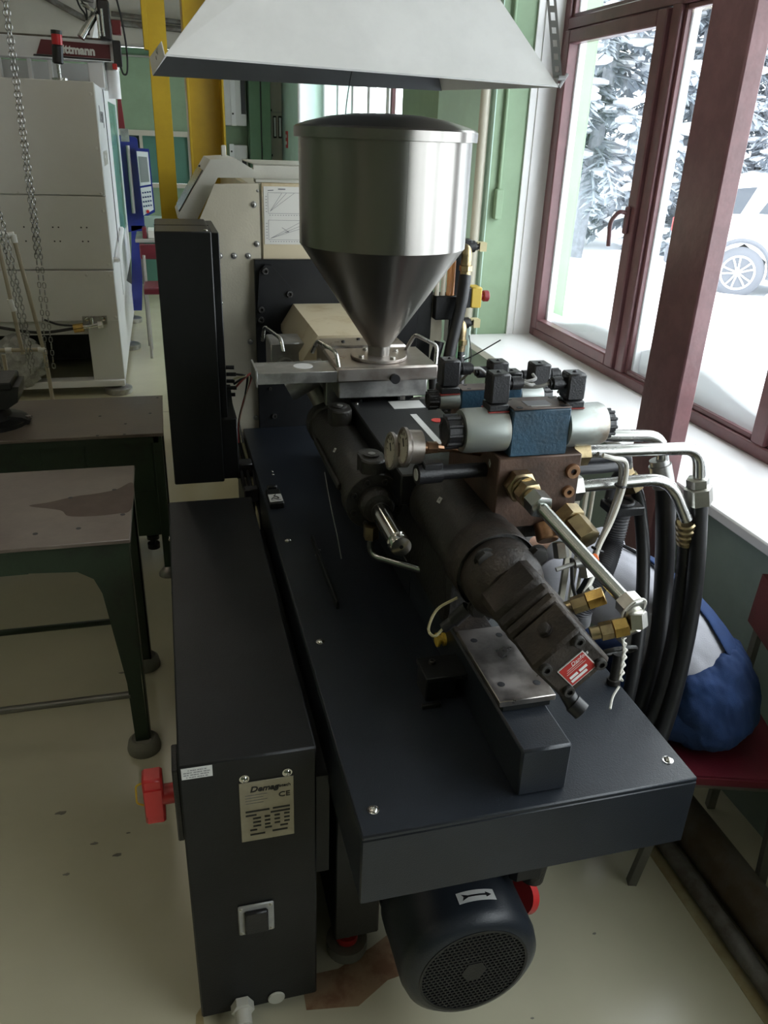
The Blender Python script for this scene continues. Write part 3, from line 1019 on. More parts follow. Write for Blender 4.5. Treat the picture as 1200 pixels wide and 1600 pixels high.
# ---- carriage beam with machined pad
bm_ = part(MB().box(.579, .684, 1.049, 1.80, PZ, .963, .005).box(.579, .684, 1.80, 2.9, PZ, .945, .004), 'carriage_beam', 'navy_paint', MC)
part(MB().box(.584, .690, 1.165, 1.42, .963, .978, .002), 'pad_riser', 'black_paint', bm_)
pad = part(MB().box(.575, .698, 1.161, 1.42, .978, .992, .0015), 'machined_pad', 'steel_plate', bm_)
for (x, y) in ((.600, 1.215), (.675, 1.205), (.600, 1.375), (.664, 1.385)):
    part(MB().lathe((x, y, .9922), (0, 0, 1), [(.0078, 0), (.0078, .0004), (.006, .0006), (.0, .0006)], 16, False), 'bolt_hole', 'print_black', pad)
part(MB().box(.584, .676, 1.43, 1.78, .963, .969, .0015), 'cover_strip', 'cast_brown', bm_)
part(MB().lathe((.579, 1.50, .915), (-1, 0, 0), [(.016, 0), (.016, .006), (.011, .006), (.011, .016), (.017, .016), (.017, .022), (0, .022)], 14), 'grease_cap', 'estop_yellow', bm_)
# bracket screwed to the bed left of the beam
br = part(MB().box(.482, .579, 1.34, 1.42, .918, .93, .002).box(.49, .56, 1.36, 1.43, PZ, .918, .003).box(.475, .52, 1.335, 1.345, .85, .862, .002), 'rail_bracket', 'black_paint', bm_)
socket(br, (.512, 1.395, .93), (0, 0, 1), .008)
part(MB().box(.37, .378, 1.78, 2.18, PZ, PZ + .025, .002), 'guide_strip', 'black_paint', MC)

# ---- injection housing along the screw axis
hs = MB().lathe((AX, 1.385, AZ), (0, 1, 0), [(.080, 0), (.090, .004), (.091, .11), (.087, .115), (.087, .375), (.0, .375)], 40)
hs.box(.575, .70, 1.50, 2.2, .945, 1.12, .01)
hous = part(hs, 'injection_housing', 'cast_black', MC)
part(MB().lathe((AX, 1.378, AZ), (0, 1, 0), [(.0925, 0), (.0945, .003), (.0945, .075), (.0925, .079)], 40, False), 'housing_collar', 'cast_brown', hous)
def diamond(parent, c, n, u, s):
    n, u = Vector(n).normalized(), Vector(u).normalized()
    w = n.cross(u)
    c = Vector(c)
    d = part(MB().add([c + u * s * 1.5 + n * .0012, c + w * s + n * .0012, c - u * s * 1.5 + n * .0012, c - w * s + n * .0012, c + u * s * 1.5, c + w * s, c - u * s * 1.5, c - w * s], [(0, 1, 2, 3), (4, 5, 6, 7), (0, 1, 5, 4), (1, 2, 6, 5), (2, 3, 7, 6), (3, 0, 4, 7)]), 'diamond_mark', 'sticker_white', parent)
    part(MB().add([c + u * s * .5 + n * .0018, c + w * s * .35 + n * .0018, c - u * s * .5 + n * .0018, c - w * s * .35 + n * .0018], [(0, 1, 2, 3)]), 'mark_print', 'print_grey', d)
    return d
a = R(130)
diamond(hous, (AX + .0875 * math.cos(a), 1.62, AZ + .0875 * math.sin(a)), (math.cos(a), 0, math.sin(a)), (math.sin(a) * -.4, -1, math.cos(a) * .4), .009)

# ---- hydraulic motor: square section turned on edge
ang = R(43)
e1 = Vector((math.cos(ang), 0, math.sin(ang)))       # along the upper left face, upwards to the right
e2 = Vector((math.sin(ang), 0, -math.cos(ang)))      # down to the right
mc = Vector((.648, 0, 1.158))
def mrot(y0, y1, s, b=.006, off=(0, 0)):
    """box with its section turned by ang"""
    M_ = Matrix(((e1.x, 0, -e2.x, mc.x + off[0]), (0, 1, 0, 0), (e1.z, 0, -e2.z, mc.z + off[1]), (0, 0, 0, 1)))
    return MB(M_).box(-s / 2, s / 2, y0, y1, -s / 2, s / 2, b)
mo = mrot(1.040, 1.135, .112)
hm = part(mo, 'hydraulic_motor', 'cast_brown', MC)
part(mrot(1.138, 1.165, .118), 'motor_section', 'cast_brown', hm)
part(mrot(1.168, 1.20, .120), 'motor_section', 'cast_brown', hm)
part(mrot(1.203, 1.30, .124, .012), 'motor_section', 'cast_brown', hm)
part(MB().lathe((AX, 1.29, AZ), (0, 1, 0), [(.06, 0), (.078, .02), (.084, .04), (.084, .09)], 32), 'motor_flange', 'cast_brown', hm)
for k in range(4):
    a = ang + PI / 2 * k
    p = mc + Vector((math.cos(a), 0, math.sin(a))) * .083
    put('motor_bolt', mk_bolt, 'cast_black', 'motor_bolt', hm, (p.x, 1.345, p.z), (0, -1, 0), .021, .3)
for k in range(4):
    p = mc + e1 * (.038 if k in (0, 1) else -.038) + e2 * (.038 if k in (0, 3) else -.038)
    socket(hm, (p.x, 1.040, p.z), (0, -1, 0), .011, 'cast_black', 'motor_screw')
p = mc - e2 * .056
put('motor_plug', mk_bolt, 'cast_brown', 'drain_plug', hm, (p.x + .004, 1.09, p.z + .004), -e2, .013)
# red rating plate on the end
lc = Vector((.652, 1.0395, 1.164))
lc = mc + Vector((0, 1.0395, 0)) + e2 * .012 + e1 * .002
def plate_box(c, hx, hz, y0, y1):
    M_ = Matrix(((e1.x, 0, -e2.x, c.x), (0, 1, 0, 0), (e1.z, 0, -e2.z, c.z), (0, 0, 0, 1)))
    return MB(M_).box(-hx, hx, y0, y1, -hz, hz)
rl_bg = part(plate_box(lc, .0295, .0255, 1.0375, 1.0400), 'rating_plate', 'sticker_white', hm)
part(plate_box(lc, .0275, .0235, 1.0368, 1.0376), 'plate_field', 'label_red', rl_bg)
text('plate_lettering', 'Danfoss', 'print_white', rl_bg, lc + Vector((0, 1.0366 - lc.y, 0)) + e1 * -.004 - e2 * .013, .012, e1, -e2, depth=.0002, shear=.3)
prm = MB(Matrix(((e1.x, 0, -e2.x, lc.x), (0, 1, 0, 0), (e1.z, 0, -e2.z, lc.z), (0, 0, 0, 1))))
for (a, b, z0, z1) in ((-.022, -.004, -.009, -.003), (0.0, .018, -.009, -.003), (-.024, .012, -.018, -.012)):
    prm.box(a, b, 1.0362, 1.0369, z0, z1)
for k in range(3):
    prm.box(-.022 + .003 * k, .022 - .004 * k, 1.0364, 1.0369, .0035 + .0042 * k, .0042 + .0042 * k)
part(prm, 'plate_print', 'print_white', rl_bg)
# dark connection block and hose stub below the end of the motor
stub = MB().cyl(mc + Vector((.0, 1.06, -.06)), mc + Vector((.014, 1.035, -.088)), .015, n=14).cyl(mc + Vector((.012, 1.038, -.084)), mc + Vector((.026, 1.025, -.096)), .018, n=14)
part(stub, 'hose_stub', 'rubber', hm)
# speed sensor at the left with its cable loop
sn = MB().cyl((.572, 1.36, 1.09), (.545, 1.37, 1.055), .016, n=12).cyl((.545, 1.37, 1.055), (.525, 1.375, 1.035), .012, n=12)
part(sn, 'speed_sensor', 'black_plastic', hm)
part(MB().tube(smooth_path([(.528, 1.375, 1.038), (.505, 1.37, 1.02), (.50, 1.40, 1.02), (.53, 1.435, 1.045), (.57, 1.42, 1.08)]), .0032, 6), 'sensor_cable', 'cable_yellow', hm)

# ---- left injection cylinder
CX, CZ = .484, 1.13
cy = MB().lathe((CX, 1.84, CZ), (0, 1, 0), [(.03, 0), (.078, .0), (.080, .004), (.080, .055), (.070, .062), (.068, .60), (.074, .605), (.074, .66), (.0, .66)], 36)
cyl_o = part(cy, 'injection_cylinder', 'cast_black', MC)
part(MB().lathe((CX, 1.80, CZ), (0, 1, 0), [(.027, 0), (.038, .0), (.046, .012), (.046, .04)], 28), 'gland_ring', 'cast_black', cyl_o)
for k in range(8):
    a = 2 * PI * (k + .5) / 8
    socket(cyl_o, (CX + .063 * math.cos(a), 1.84, CZ + .063 * math.sin(a)), (0, -1, 0), .0085)
rod = MB().lathe((CX, 1.584, CZ), (0, 1, 0), [(.0045, .004), (.005, 0), (.0245, 0), (.0265, .003), (.0265, .018), (.0235, .020), (.0235, .026), (.0268, .028), (.0268, .26)], 36)
part(rod, 'piston_rod', 'chrome', cyl_o)
part(MB().cyl((CX, 1.5838, CZ), (CX, 1.59, CZ), .0045, n=12), 'centre_hole', 'print_black', cyl_o)
for y in (1.885, 2.30):
    part(MB().cyl((CX, y - .012, CZ + .03), (CX, y - .012, CZ + .112), .033, n=24, ch=.004).cyl((CX, y + .03, CZ + .03), (CX, y + .03, CZ + .112), .033, n=24, ch=.004).box(CX - .033, CX + .033, y - .012, y + .03, CZ + .03, CZ + .1118), 'port_block', 'cast_black', cyl_o)
    part(MB().cyl((CX, y + .008, CZ + .112), (CX, y + .008, CZ + .117), .022, n=20), 'port_plug', 'cast_black', cyl_o)
    part(MB().cyl((CX, y + .008, CZ + .117), (CX, y + .008, CZ + .1185), .010, n=12), 'plug_socket', 'steel_dull', cyl_o)
part(MB().box(CX - .079, CX - .068, 1.95, 2.32, CZ - .008, CZ + .012, .003), 'weld_strip', 'cast_black', cyl_o)
a = R(140)
diamond(cyl_o, (CX + .068 * math.cos(a), 2.12, CZ + .068 * math.sin(a)), (math.cos(a), 0, math.sin(a)), (math.sin(a) * -.3, -1, math.cos(a) * .3), .008)
# fork and clevis joining the cylinder to the hopper block
lk = MB().cyl((.507, 2.50, 1.10), (.433, 2.52, 1.25), .027, n=20).cyl((.512, 2.49, 1.10), (.49, 2.50, 1.145), .034, n=20)
part(lk, 'clevis_rod', 'steel_dull', cyl_o)
# oil tube with nut below the rod
nt_ = MB().hexn((.47, 1.82, 1.075), (.47, 1.82, 1.035), .021)
part(nt_, 'union_nut', 'zinc_yellow', cyl_o)
part(MB().tube(bend_path([(.47, 1.82, 1.045), (.47, 1.82, .985), (.60, 1.70, .985)], .05), .0105, 12), 'oil_tube', 'tube_zinc', cyl_o)
# two bent sheet straps under the cylinder
part(MB().tube(bend_path([(.41, 2.16, 1.09), (.405, 2.03, 1.03), (.41, 1.97, .98), (.415, 1.93, .92)], .03), .0018, 5), 'guard_strap', 'strap_steel', cyl_o)
# right cylinder, mostly hidden below the valves
CX2 = .80
cy2 = MB().lathe((CX2, 1.84, CZ), (0, 1, 0), [(.03, 0), (.078, .0), (.080, .055), (.068, .062), (.068, .60), (.074, .66), (.0, .66)], 28)
cy2_o = part(cy2, 'injection_cylinder', 'cast_black', MC)

# ---- barrel cover box with a red mark and notice strips
cv = MB().box(.53, .80, 1.765, 2.375, 1.15, 1.235, .004)
cv_o = part(cv, 'barrel_cover', 'charcoal_paint', MC)
part(MB().box(.652, .755, 2.285, 2.36, 1.235, 1.2362), 'notice', 'sticker_white', cv_o)
part(MB().box(.686, .706, 1.96, 2.225, 1.235, 1.2362), 'notice', 'sticker_white', cv_o)
part(MB().cyl((.752, 2.16, 1.2345), (.752, 2.16, 1.2362), .018, n=20), 'warning_mark', 'switch_red', cv_o)
screw(cv_o, (.548, 2.355, 1.235), (0, 0, 1), .008)
part(MB().box(.56, .70, 2.38, 2.55, 1.17, 1.20, .003).box(.565, .572, 2.38, 2.55, 1.2, 1.24).box(.69, .697, 2.38, 2.55, 1.2, 1.25), 'throat_channel', 'black_paint', MC)

# ---- hopper block with slide plate
hb = MB().box(.475, .80, 2.315, 2.56, 1.315, 1.362, .006)
hb_o = part(hb, 'hopper_base', 'steel_warm', MC)
part(MB().cyl((.634, 2.43, 1.362), (.634, 2.43, 1.372), .090, n=40, ch=.002), 'hopper_flange', 'steel_warm', hb_o)
for k in range(4):
    a = R(25 + 90 * k)
    bolt(hb_o, (.634 + .07 * math.cos(a), 2.43 + .07 * math.sin(a), 1.372), (0, 0, 1), .0085)
part(MB().cyl((.657, 2.3155, 1.325), (.657, 2.30, 1.325), .015, n=16), 'drain_knob', 'black_plastic', hb_o)
sp_ = MB().box(.235, .477, 2.325, 2.44, 1.330, 1.350, .002).box(.235, .477, 2.318, 2.326, 1.318, 1.352, .001).box(.235, .477, 2.438, 2.446, 1.318, 1.352, .001).box(.230, .236, 2.312, 2.45, 1.312, 1.362, .001)
part(sp_, 'slide_plate', 'steel_dull', hb_o)
part(MB().cyl((.385, 2.395, 1.350), (.385, 2.395, 1.3515), .030, n=28), 'slide_hole', 'white_plastic', hb_o)
def handle(pts, nm='lifting_handle'):
    return part(MB().tube(bend_path(pts, .018, 5), .0065, 10), nm, 'tube_steel', hb_o)
handle([(.485, 2.335, 1.36), (.478, 2.345, 1.405), (.442, 2.46, 1.412), (.438, 2.53, 1.36)])
handle([(.795, 2.335, 1.36), (.80, 2.345, 1.415), (.755, 2.44, 1.43), (.75, 2.52, 1.36)])
handle([(.355, 2.62, 1.34), (.35, 2.64, 1.38), (.315, 2.80, 1.385), (.31, 2.83, 1.33)])
# supporting neck and heater housing behind
part(MB().box(.49, .78, 2.36, 2.56, 1.25, 1.315, .004), 'feed_neck', 'steel_dull', hb_o)
part(MB().box(.480, .775, 2.57, 2.70, 1.12, 1.365, .012), 'barrel_guard', 'steel_plate', MC)
bgc = MB().prism([(.435, 1.265), (.435, 1.29), (.487, 1.372), (.75, 1.372), (.82, 1.29), (.82, 1.265)], 'y', 2.70, 3.28)
bg_o = part(bgc, 'barrel_hood', 'cream_stained', MC)
part(MB().box(.468, .55, 2.45, 2.62, 1.10, 1.315, .003), 'feed_side', 'steel_dull', hb_o)
for (x, y) in ((.56, 2.63), (.62, 2.66), (.70, 2.62)):
    socket(MC, (x, y, 1.365), (0, 0, 1), .006, 'cast_black', 'guard_screw')
bk2 = MB().box(.335, .455, 2.80, 2.95, 1.18, 1.325, .004).cyl((.385, 2.80, 1.24), (.385, 2.77, 1.24), .035, n=18)
part(bk2, 'core_bracket', 'steel_dull', MC)
part(MB().cyl((.352, 2.50, 1.243), (.44, 2.50, 1.29), .038, n=20), 'drain_pipe', 'steel_dull', hb_o)
part(MB().box(.415, .475, 2.46, 2.60, 1.285, 1.315, .003), 'pipe_saddle', 'steel_dull', hb_o)

# ---- hopper
HX, HY = .634, 2.43
hp_ = MB().lathe((HX, HY, 1.372), (0, 0, 1), [(.034, 0), (.036, .03), (.240, .325), (.248, .335), (.248, .63), (.254, .632), (.254, .638), (.0, .638)], 96, False)
hop = part(hp_, 'hopper_body', 'steel_brushed', MC, ang=20)
lid = MB().lathe((HX, HY, 1.992), (0, 0, 1), [(.258, 0), (.262, .001), (.262, .026), (.256, .031), (.23, .040), (.17, .055), (.10, .064), (.0, .068)], 96, False)
lid.lathe((HX, HY, 1.992), (0, 0, 1), [(.258, 0), (.2, .01), (.0, .01)], 96, False)
part(lid, 'hopper_lid', 'steel_brushed', hop, ang=20)
seam = MB().box(HX - .0018, HX + .0018, HY - .2492, HY - .246, 1.71, 1.99)
part(seam, 'weld_seam', 'steel_brushed', hop)
# thin sight wire from the hood to the lid
single(MB().tube(smooth_path([(.50, 2.36, 2.04), (.505, 2.36, 2.09), (.51, 2.32, 2.16), (.515, 2.2, 2.26)]), .0016, 5), 'sensor_wire', 'rubber', 'thin black wire hanging from the hood onto the hopper lid', 'wire')

# ---- manifold block with valves
mx0, mx1, my0, my1, mz0, mz1 = .672, .872, 1.50, 1.82, 1.20, 1.373
mf = part(MB().box(mx0, mx1, my0, my1, mz0, mz1, .003), 'manifold_block', 'rust_block', MC)
part(MB().box(.60, .86, 1.52, 1.80, 1.16, 1.20, .004), 'manifold_saddle', 'cast_black', mf)
def plug(x, z, r):
    d = part(MB().lathe((x, my0, z), (0, -1, 0), [(r, 0), (r, .004), (r * .9, .009), (r * .42, .009), (r * .40, .002), (0, .002)], 24, False), 'port_plug', 'copper_plug', mf)
    part(MB().lathe((x, my0 - .0025, z), (0, -1, 0), [(r * .39, 0), (0, 0.0005)], 6, False), 'hex_socket', 'print_black', mf)
plug(.852, 1.333, .0175)
plug(.848, 1.283, .0145)
# big valve
VZ = 1.4265
vy0, vy1 = 1.503, 1.585
vb = part(MB().box(.695, .832, vy0, vy1, mz1, 1.480, .003), 'valve_body', 'valve_blue', mf)
part(MB().box(.695, .832, vy0, vy1, 1.480, 1.4835, .0015), 'valve_top_face', 'valve_top', mf)
for (x, y) in ((.712, 1.513), (.815, 1.513), (.712, 1.575), (.815, 1.575)):
    part(MB().cyl((x, y, 1.4834), (x, y, 1.4842), .0075, n=16), 'bolt_recess', 'print_black', mf)
part(MB().box(.735, .792, 1.522, 1.556, 1.4835, 1.4842), 'valve_label', 'print_grey', mf)
part(MB().box(.742, .786, 1.516, 1.521, 1.4835, 1.4840), 'valve_label', 'sticker_grey', mf)
def coil(x0, x1, y, z, r, mt='coil_grey', capr=None, capm='black_plastic', capL=.038):
    s = 1 if x1 > x0 else -1
    d = (s, 0, 0)
    L = abs(x1 - x0)
    part(MB().lathe((x0, y, z), d, [(r * .9, 0), (r, .003), (r, L - .008), (r * .93, L)], 36), 'solenoid_coil', mt, mf)
    cr = capr or r * .72
    cp = MB().lathe((x1, y, z), d, [(cr * 1.05, 0), (cr * 1.05, .004), (cr, .006), (cr, capL - .004), (cr * .88, capL), (cr * .6, capL), (cr * .58, capL - .002), (0, capL - .002)], 30, False)
    for k in range(10):
        a = 2 * PI * k / 10
        c = Vector((x1 + s * capL * .55, y + cr * math.cos(a), z + cr * math.sin(a)))
        cp.cyl(c - Vector((s * capL * .4, 0, 0)), c + Vector((s * capL * .4, 0, 0)), cr * .13, n=6)
    part(cp, 'coil_cap', capm, mf)
coil(.695, .592, 1.544, VZ, .049, capr=.034)
coil(.832, .930, 1.544, VZ, .049, capr=.030, capL=.028)
def connector(x, y, z, ext, w=.030, h=.052):
    w = w * 1.2
    """square cable socket on a coil, gland pointing along ext (unit vector)"""
    c = MB().box(x - w / 2, x + w / 2, y - w / 2, y + w / 2, z + .016, z + h, .004)
    c.box(x - w / 2 - .001, x + w / 2 + .001, y - w / 2 - .001, y + w / 2 + .001, z, z + .015, .002)
    co = part(c, 'valve_connector', 'black_plastic', mf)
    part(MB().box(x - w / 2 - .002, x + w / 2 + .002, y - w / 2 - .002, y + w / 2 + .002, z - .002, z), 'seal', 'wire_red', mf)
    screw(mf, (x, y, z + h), (0, 0, 1), .0055, 'black_plastic', 'connector_screw')
    e = Vector(ext)
    b = Vector((x, y, z + h * .68)) + e * (w / 2)
    part(MB().cyl(b, b + e * .008, .0125, n=14).cyl(b + e * .008, b + e * .030, .0150, n=12).cyl(b + e * .030, b + e * .036, .010, n=12), 'cable_gland', 'black_plastic', mf)
    return b + e * .036
g1 = connector(.669, 1.544, VZ + .047, (1, .0, 0), .036, .082)
g2 = connector(.848, 1.544, VZ + .047, (-1, .0, 0), .036, .076)
part(MB().tube(smooth_path([g2, g2 + Vector((-.03, .005, -.008)), g2 + Vector((-.08, .04, -.012)), g1 + Vector((.05, .05, -.01)), g1 + Vector((.10, .16, -.03))]), .0042, 8), 'valve_cable', 'cable_grey', mf)
part(MB().tube(smooth_path([g1, g1 + Vector((.02, .0, -.006)), g1 + Vector((.05, .05, -.02)), g1 + Vector((.09, .18, -.05))]), .0042, 8), 'valve_cable', 'cable_grey', mf)
# second, smaller valve behind
def small_valve(y, x0, x1, lx, z0, h=.050, right=None):
    part(MB().box(x0, x1, y - .024, y + .024, z0, z0 + h, .002), 'valve_body', 'valve_blue', mf)
    part(MB().box(x0, x1, y - .024, y + .024, z0 + h, z0 + h + .002), 'valve_top_face', 'valve_top', mf)
    for xx in (x0 + .02, x1 - .02):
        for s in (-1, 1):
            part(MB().cyl((xx, y + s * .015, z0 + h + .002), (xx, y + s * .015, z0 + h + .0026), .005, n=12), 'bolt_recess', 'print_black', mf)
    coil(x0, lx, y, z0 + h * .5, .024, capr=.021, capL=.026)
    if right:
        coil(x1, right, y, z0 + h * .5, .024, capr=.021, capL=.024)
small_valve(1.70, .640, .79, .590, 1.425, right=.85)
part(MB().box(.66, .85, 1.66, 1.80, mz1, 1.425, .003), 'valve_plate', 'rust_block', mf)
g3 = connector(.612, 1.70, 1.468, (1, 0, 0), .036, .078)
small_valve(1.87, .74, .85, .70, 1.36, right=.93)
part(MB().box(.735, .92, 1.83, 1.97, 1.20, 1.36, .003), 'valve_plate', 'cast_brown', mf)
g4 = connector(.792, 1.84, 1.41, (-1, 0, 0), .038, .090)
g5 = connector(.908, 1.84, 1.395, (1, 0, 0), .040, .096)
g6 = connector(.868, 1.92, 1.40, (1, 0, 0), .040, .050)
for g, q in ((g3, (.06, .02, -.05)), (g4, (-.02, .05, -.05)), (g5, (.02, .02, -.06))):
    part(MB().tube(smooth_path([g, g + Vector((q[0] * .4, q[1] * .4, q[2] * .1)), g + Vector((q[0], q[1], q[2] * .7)), g + Vector((q[0] * 1.4, q[1] * 2.4, q[2] * 1.1))]), .0038, 8), 'valve_cable', 'cable_grey', mf)

# pressure gauges at the left of the block
for (gx, gy, gz, rr) in ((.480, 1.58, 1.383, .041), (.468, 1.64, 1.351, .041)):
    d = Vector((-.985, -.02, .08)).normalized()
    c = Vector((gx, gy, gz))
    ga = part(MB().lathe(c, d, [(rr * .8, -.036), (rr * .92, -.034), (rr * .92, -.006), (rr, -.002), (rr * 1.06, 0), (rr * 1.06, .007), (rr * .92, .008), (rr * .9, .003)], 32), 'pressure_gauge', 'steel_warm', mf)
    part(MB().lathe(c, d, [(rr * .9, .0032), (0, .0034)], 32, False), 'gauge_face', 'gauge_face', mf)
    u_ = Vector((0, 0, 1))
    s_ = d.cross(u_).normalized()
    nd = MB()
    f0 = c + d * .0042
    nd.tube([f0, f0 + (u_ * .7 + s_ * .3) * rr * .6], .0012, 5)
    for k in range(9):
        aa = R(-130 + 260 * k / 8)
        v = u_ * math.cos(aa) + s_ * math.sin(aa)
        nd.tube([f0 + v * rr * .62, f0 + v * rr * .8], .0008, 4)
    part(nd, 'gauge_needle', 'print_black', mf)
    part(MB().cyl(c - d * .03, c - d * .055, .010, n=12).hexn(c - d * .05, c - d * .075, .013).tube(smooth_path([c - d * .07, Vector((.60, 1.61, 1.36)), Vector((mx0, 1.61, 1.345))]), .008, 8), 'gauge_stem', 'copper_plug', mf)
# pressure switch below the gauges
sw_ = MB().cyl((.672, 1.575, 1.318), (.56, 1.565, 1.322), .017, n=16).cyl((.56, 1.565, 1.322), (.503, 1.56, 1.323), .023, n=16).box(.515, .56, 1.545, 1.58, 1.335, 1.352, .003)
part(sw_, 'pressure_switch', 'black_plastic', mf)
part(MB().cyl((.5032, 1.56, 1.323), (.501, 1.56, 1.323), .014, n=16), 'switch_dial', 'sticker_white', mf)
diamond(mf, (mx0 - .0002, 1.55, 1.343), (-1, 0, 0), (0, .3, 1), .0065)

# ---- steel pipe from the block down to the motor
f1 = MB().hexn((.722, my0, 1.312), (.722, my0 - .030, 1.312), .037).cyl((.722, my0 - .03, 1.312), (.723, my0 - .036, 1.311), .030, n=18)
part(f1, 'pipe_fitting', 'zinc_yellow', mf)
part(MB().hexn((.723, my0 - .036, 1.311), (.727, my0 - .064, 1.308), .030).cyl((.727, my0 - .062, 1.308), (.729, my0 - .074, 1.305), .022, n=18), 'pipe_fitting', 'zinc_yellow', mf)
part(MB().hexn((.728, my0 - .072, 1.306), (.733, my0 - .108, 1.299), .028, .3), 'union_nut', 'tube_zinc', mf)
pend = Vector((.796, 1.132, 1.220))
part(MB().tube(bend_path([(.730, my0 - .09, 1.302), (.766, 1.27, 1.257), pend], .05), .0140, 16), 'pressure_pipe', 'tube_zinc', mf)
dd = (pend - Vector((.766, 1.27, 1.257))).normalized()
part(MB().hexn(pend - dd * .004, pend + dd * .030, .0245, .2), 'union_nut', 'zinc_nut', mf)
eb = pend + dd * .030
part(MB().hexn(eb, eb + Vector((.004, -.008, -.030)), .020).cyl(eb + Vector((.003, -.006, -.026)), eb + Vector((-.012, .012, -.05)), .014, n=14), 'pipe_elbow', 'zinc_nut', mf)
# brass fittings on the motor
for k, (p, q) in enumerate((((.705, 1.205, 1.165), (.780, 1.18, 1.205)), ((.722, 1.115, 1.165), (.788, 1.10, 1.185)))):
    p, q = Vector(p), Vector(q)
    d = (q - p)
    part(MB().cyl(p, p + d * .3, .013, n=12).hexn(p + d * .25, p + d * .6, .0175, .2), 'brass_fitting', 'zinc_yellow', hm)
    part(MB().hexn(p + d * .6, p + d * 1.0, .0195, .5), 'brass_fitting', 'brass', hm)
# twisted safety wire
def twist(pts, r, off, n=60, turns=3):
    path = smooth_path(pts, 30)
    o1, o2 = [], []
    for i, p in enumerate(path):
        a = 2 * PI * turns * i / len(path)
        v = Vector((math.cos(a), math.sin(a) * .4, math.sin(a))) * off
        o1.append(p + v)
        o2.append(p - v)
    return MB().tube(o1, r, 6).tube(o2, r, 6)
part(twist([(.814, 1.14, 1.127), (.815, 1.13, 1.105), (.803, 1.11, 1.085), (.79, 1.09, 1.065)], .0024, .0035), 'binding_wire', 'cable_white', mf)
part(MB().tube(smooth_path([(.796, 1.12, 1.19), (.80, 1.125, 1.155), (.813, 1.14, 1.125)]), .0024, 6), 'binding_wire', 'cable_white', mf)
part(MB().tube(smooth_path([(.845, 1.15, 1.195), (.848, 1.155, 1.16), (.815, 1.14, 1.125)]), .0024, 6), 'binding_wire', 'cable_white', mf)
part(MB().tube(smooth_path([(.785, 1.085, 1.055), (.765, 1.07, 1.045), (.75, 1.05, 1.035)]), .0024, 6), 'binding_wire', 'cable_white', mf)
part(MB().torus(eb + dd * -.005, dd, .027, .0022, 24, 6), 'binding_wire', 'cable_white', mf)
# orange capped test point
part(MB().cyl((.735, 1.30, 1.20), (.775, 1.30, 1.21), .005, n=10).cyl((.775, 1.30, 1.21), (.80, 1.30, 1.214), .0105, n=14), 'test_point', 'steel_dull', hm)
part(MB().cyl((.80, 1.30, 1.214), (.826, 1.30, 1.218), .0112, n=16, ch=.002), 'test_cap', 'cap_orange', hm)
# big brass caps below the right edge of the block
part(MB().hexn((.845, 1.49, 1.235), (.85, 1.455, 1.225), .032, .2), 'pipe_fitting', 'zinc_yellow', mf)
part(MB().hexn((.85, 1.455, 1.225), (.862, 1.40, 1.205), .030, .5), 'pipe_fitting', 'zinc_yellow', mf)
part(MB().cyl((.80, 1.50, 1.205), (.80, 1.47, 1.175), .026, n=20, ch=.003), 'port_plug', 'copper_plug', mf)
part(MB().hexn((.83, 1.47, 1.17), (.833, 1.455, 1.135), .018, .2), 'pipe_fitting', 'zinc_nut', mf)
part(MB().hexn((.868, 1.42, 1.15), (.872, 1.40, 1.11), .016), 'pipe_fitting', 'zinc_nut', mf)
# pipes leaving to the right and the hoses they feed
part(MB().hexn((mx1, 1.56, 1.350), (mx1 + .045, 1.56, 1.350), .030, .0), 'union_nut', 'zinc_yellow', mf)
part(MB().hexn((mx1, 1.56, 1.262), (mx1 + .040, 1.56, 1.264), .034, .0), 'union_nut', 'zinc_nut', mf)
PY = 1.56
part(MB().tube(bend_path([(mx1 + .04, PY, 1.352), (1.205, PY - .02, 1.352), (1.225, PY - .02, 1.262)], .055), .0155, 16), 'return_pipe', 'tube_steel', mf)
part(MB().tube(bend_path([(mx1 + .02, PY + .12, 1.350), (1.175, PY + .09, 1.345), (1.195, PY + .09, 1.25)], .05), .0155, 16), 'return_pipe', 'tube_steel', mf)
part(MB().tube(bend_path([(mx1 + .035, PY, 1.264), (1.14, PY - .02, 1.278), (1.205, PY - .03, 1.165)], .06), .0150, 16), 'return_pipe', 'tube_steel', mf)
part(MB().tube(bend_path([(mx1 + .02, PY + .16, 1.30), (1.10, PY + .12, 1.30), (1.115, PY + .12, 1.24)], .03), .0125, 14), 'return_pipe', 'tube_steel', mf)
# hose 1 .. each is a part: black hose with its ferrule
def hose(top, pts, r, fer, fm='zinc_nut'):
    h = part(MB().tube(smooth_path([top] + pts), r, 14), 'hydraulic_hose', 'rubber', MC)
    t_ = Vector(top)
    d = (Vector(pts[0]) - t_).normalized()
    if fer == 'nut':
        part(MB().hexn(t_ - d * .028, t_ - d * .004, r * 1.3, .2), 'union_nut', fm, h)
        part(MB().hexn(t_ - d * .004, t_ + d * .042, r * 1.62, .2), 'union_nut', fm, h)
    elif fer == 'crimp':
        cr = MB()
        for k in range(4):
            cr.lathe(t_ + d * (.0 + .020 * k), d, [(r * 1.02, 0), (r * 1.2, .004), (r * 1.2, .015), (r * 1.02, .019)], 18)
        part(cr, 'hose_ferrule', 'zinc_yellow', h)
    else:
        part(MB().cyl(t_ - d * .03, t_ + d * .03, r * 1.12, n=20).cyl(t_ - d * .045, t_ - d * .02, r * .95, n=20), 'hose_ferrule', 'steel_dull', h)
    return h
hose((1.226, PY - .02, 1.245), [(1.238, 1.535, 1.19), (1.262, 1.52, 1.00), (1.246, 1.48, .814), (1.19, 1.42, .615), (1.10, 1.36, .48)], .0215, 'nut')
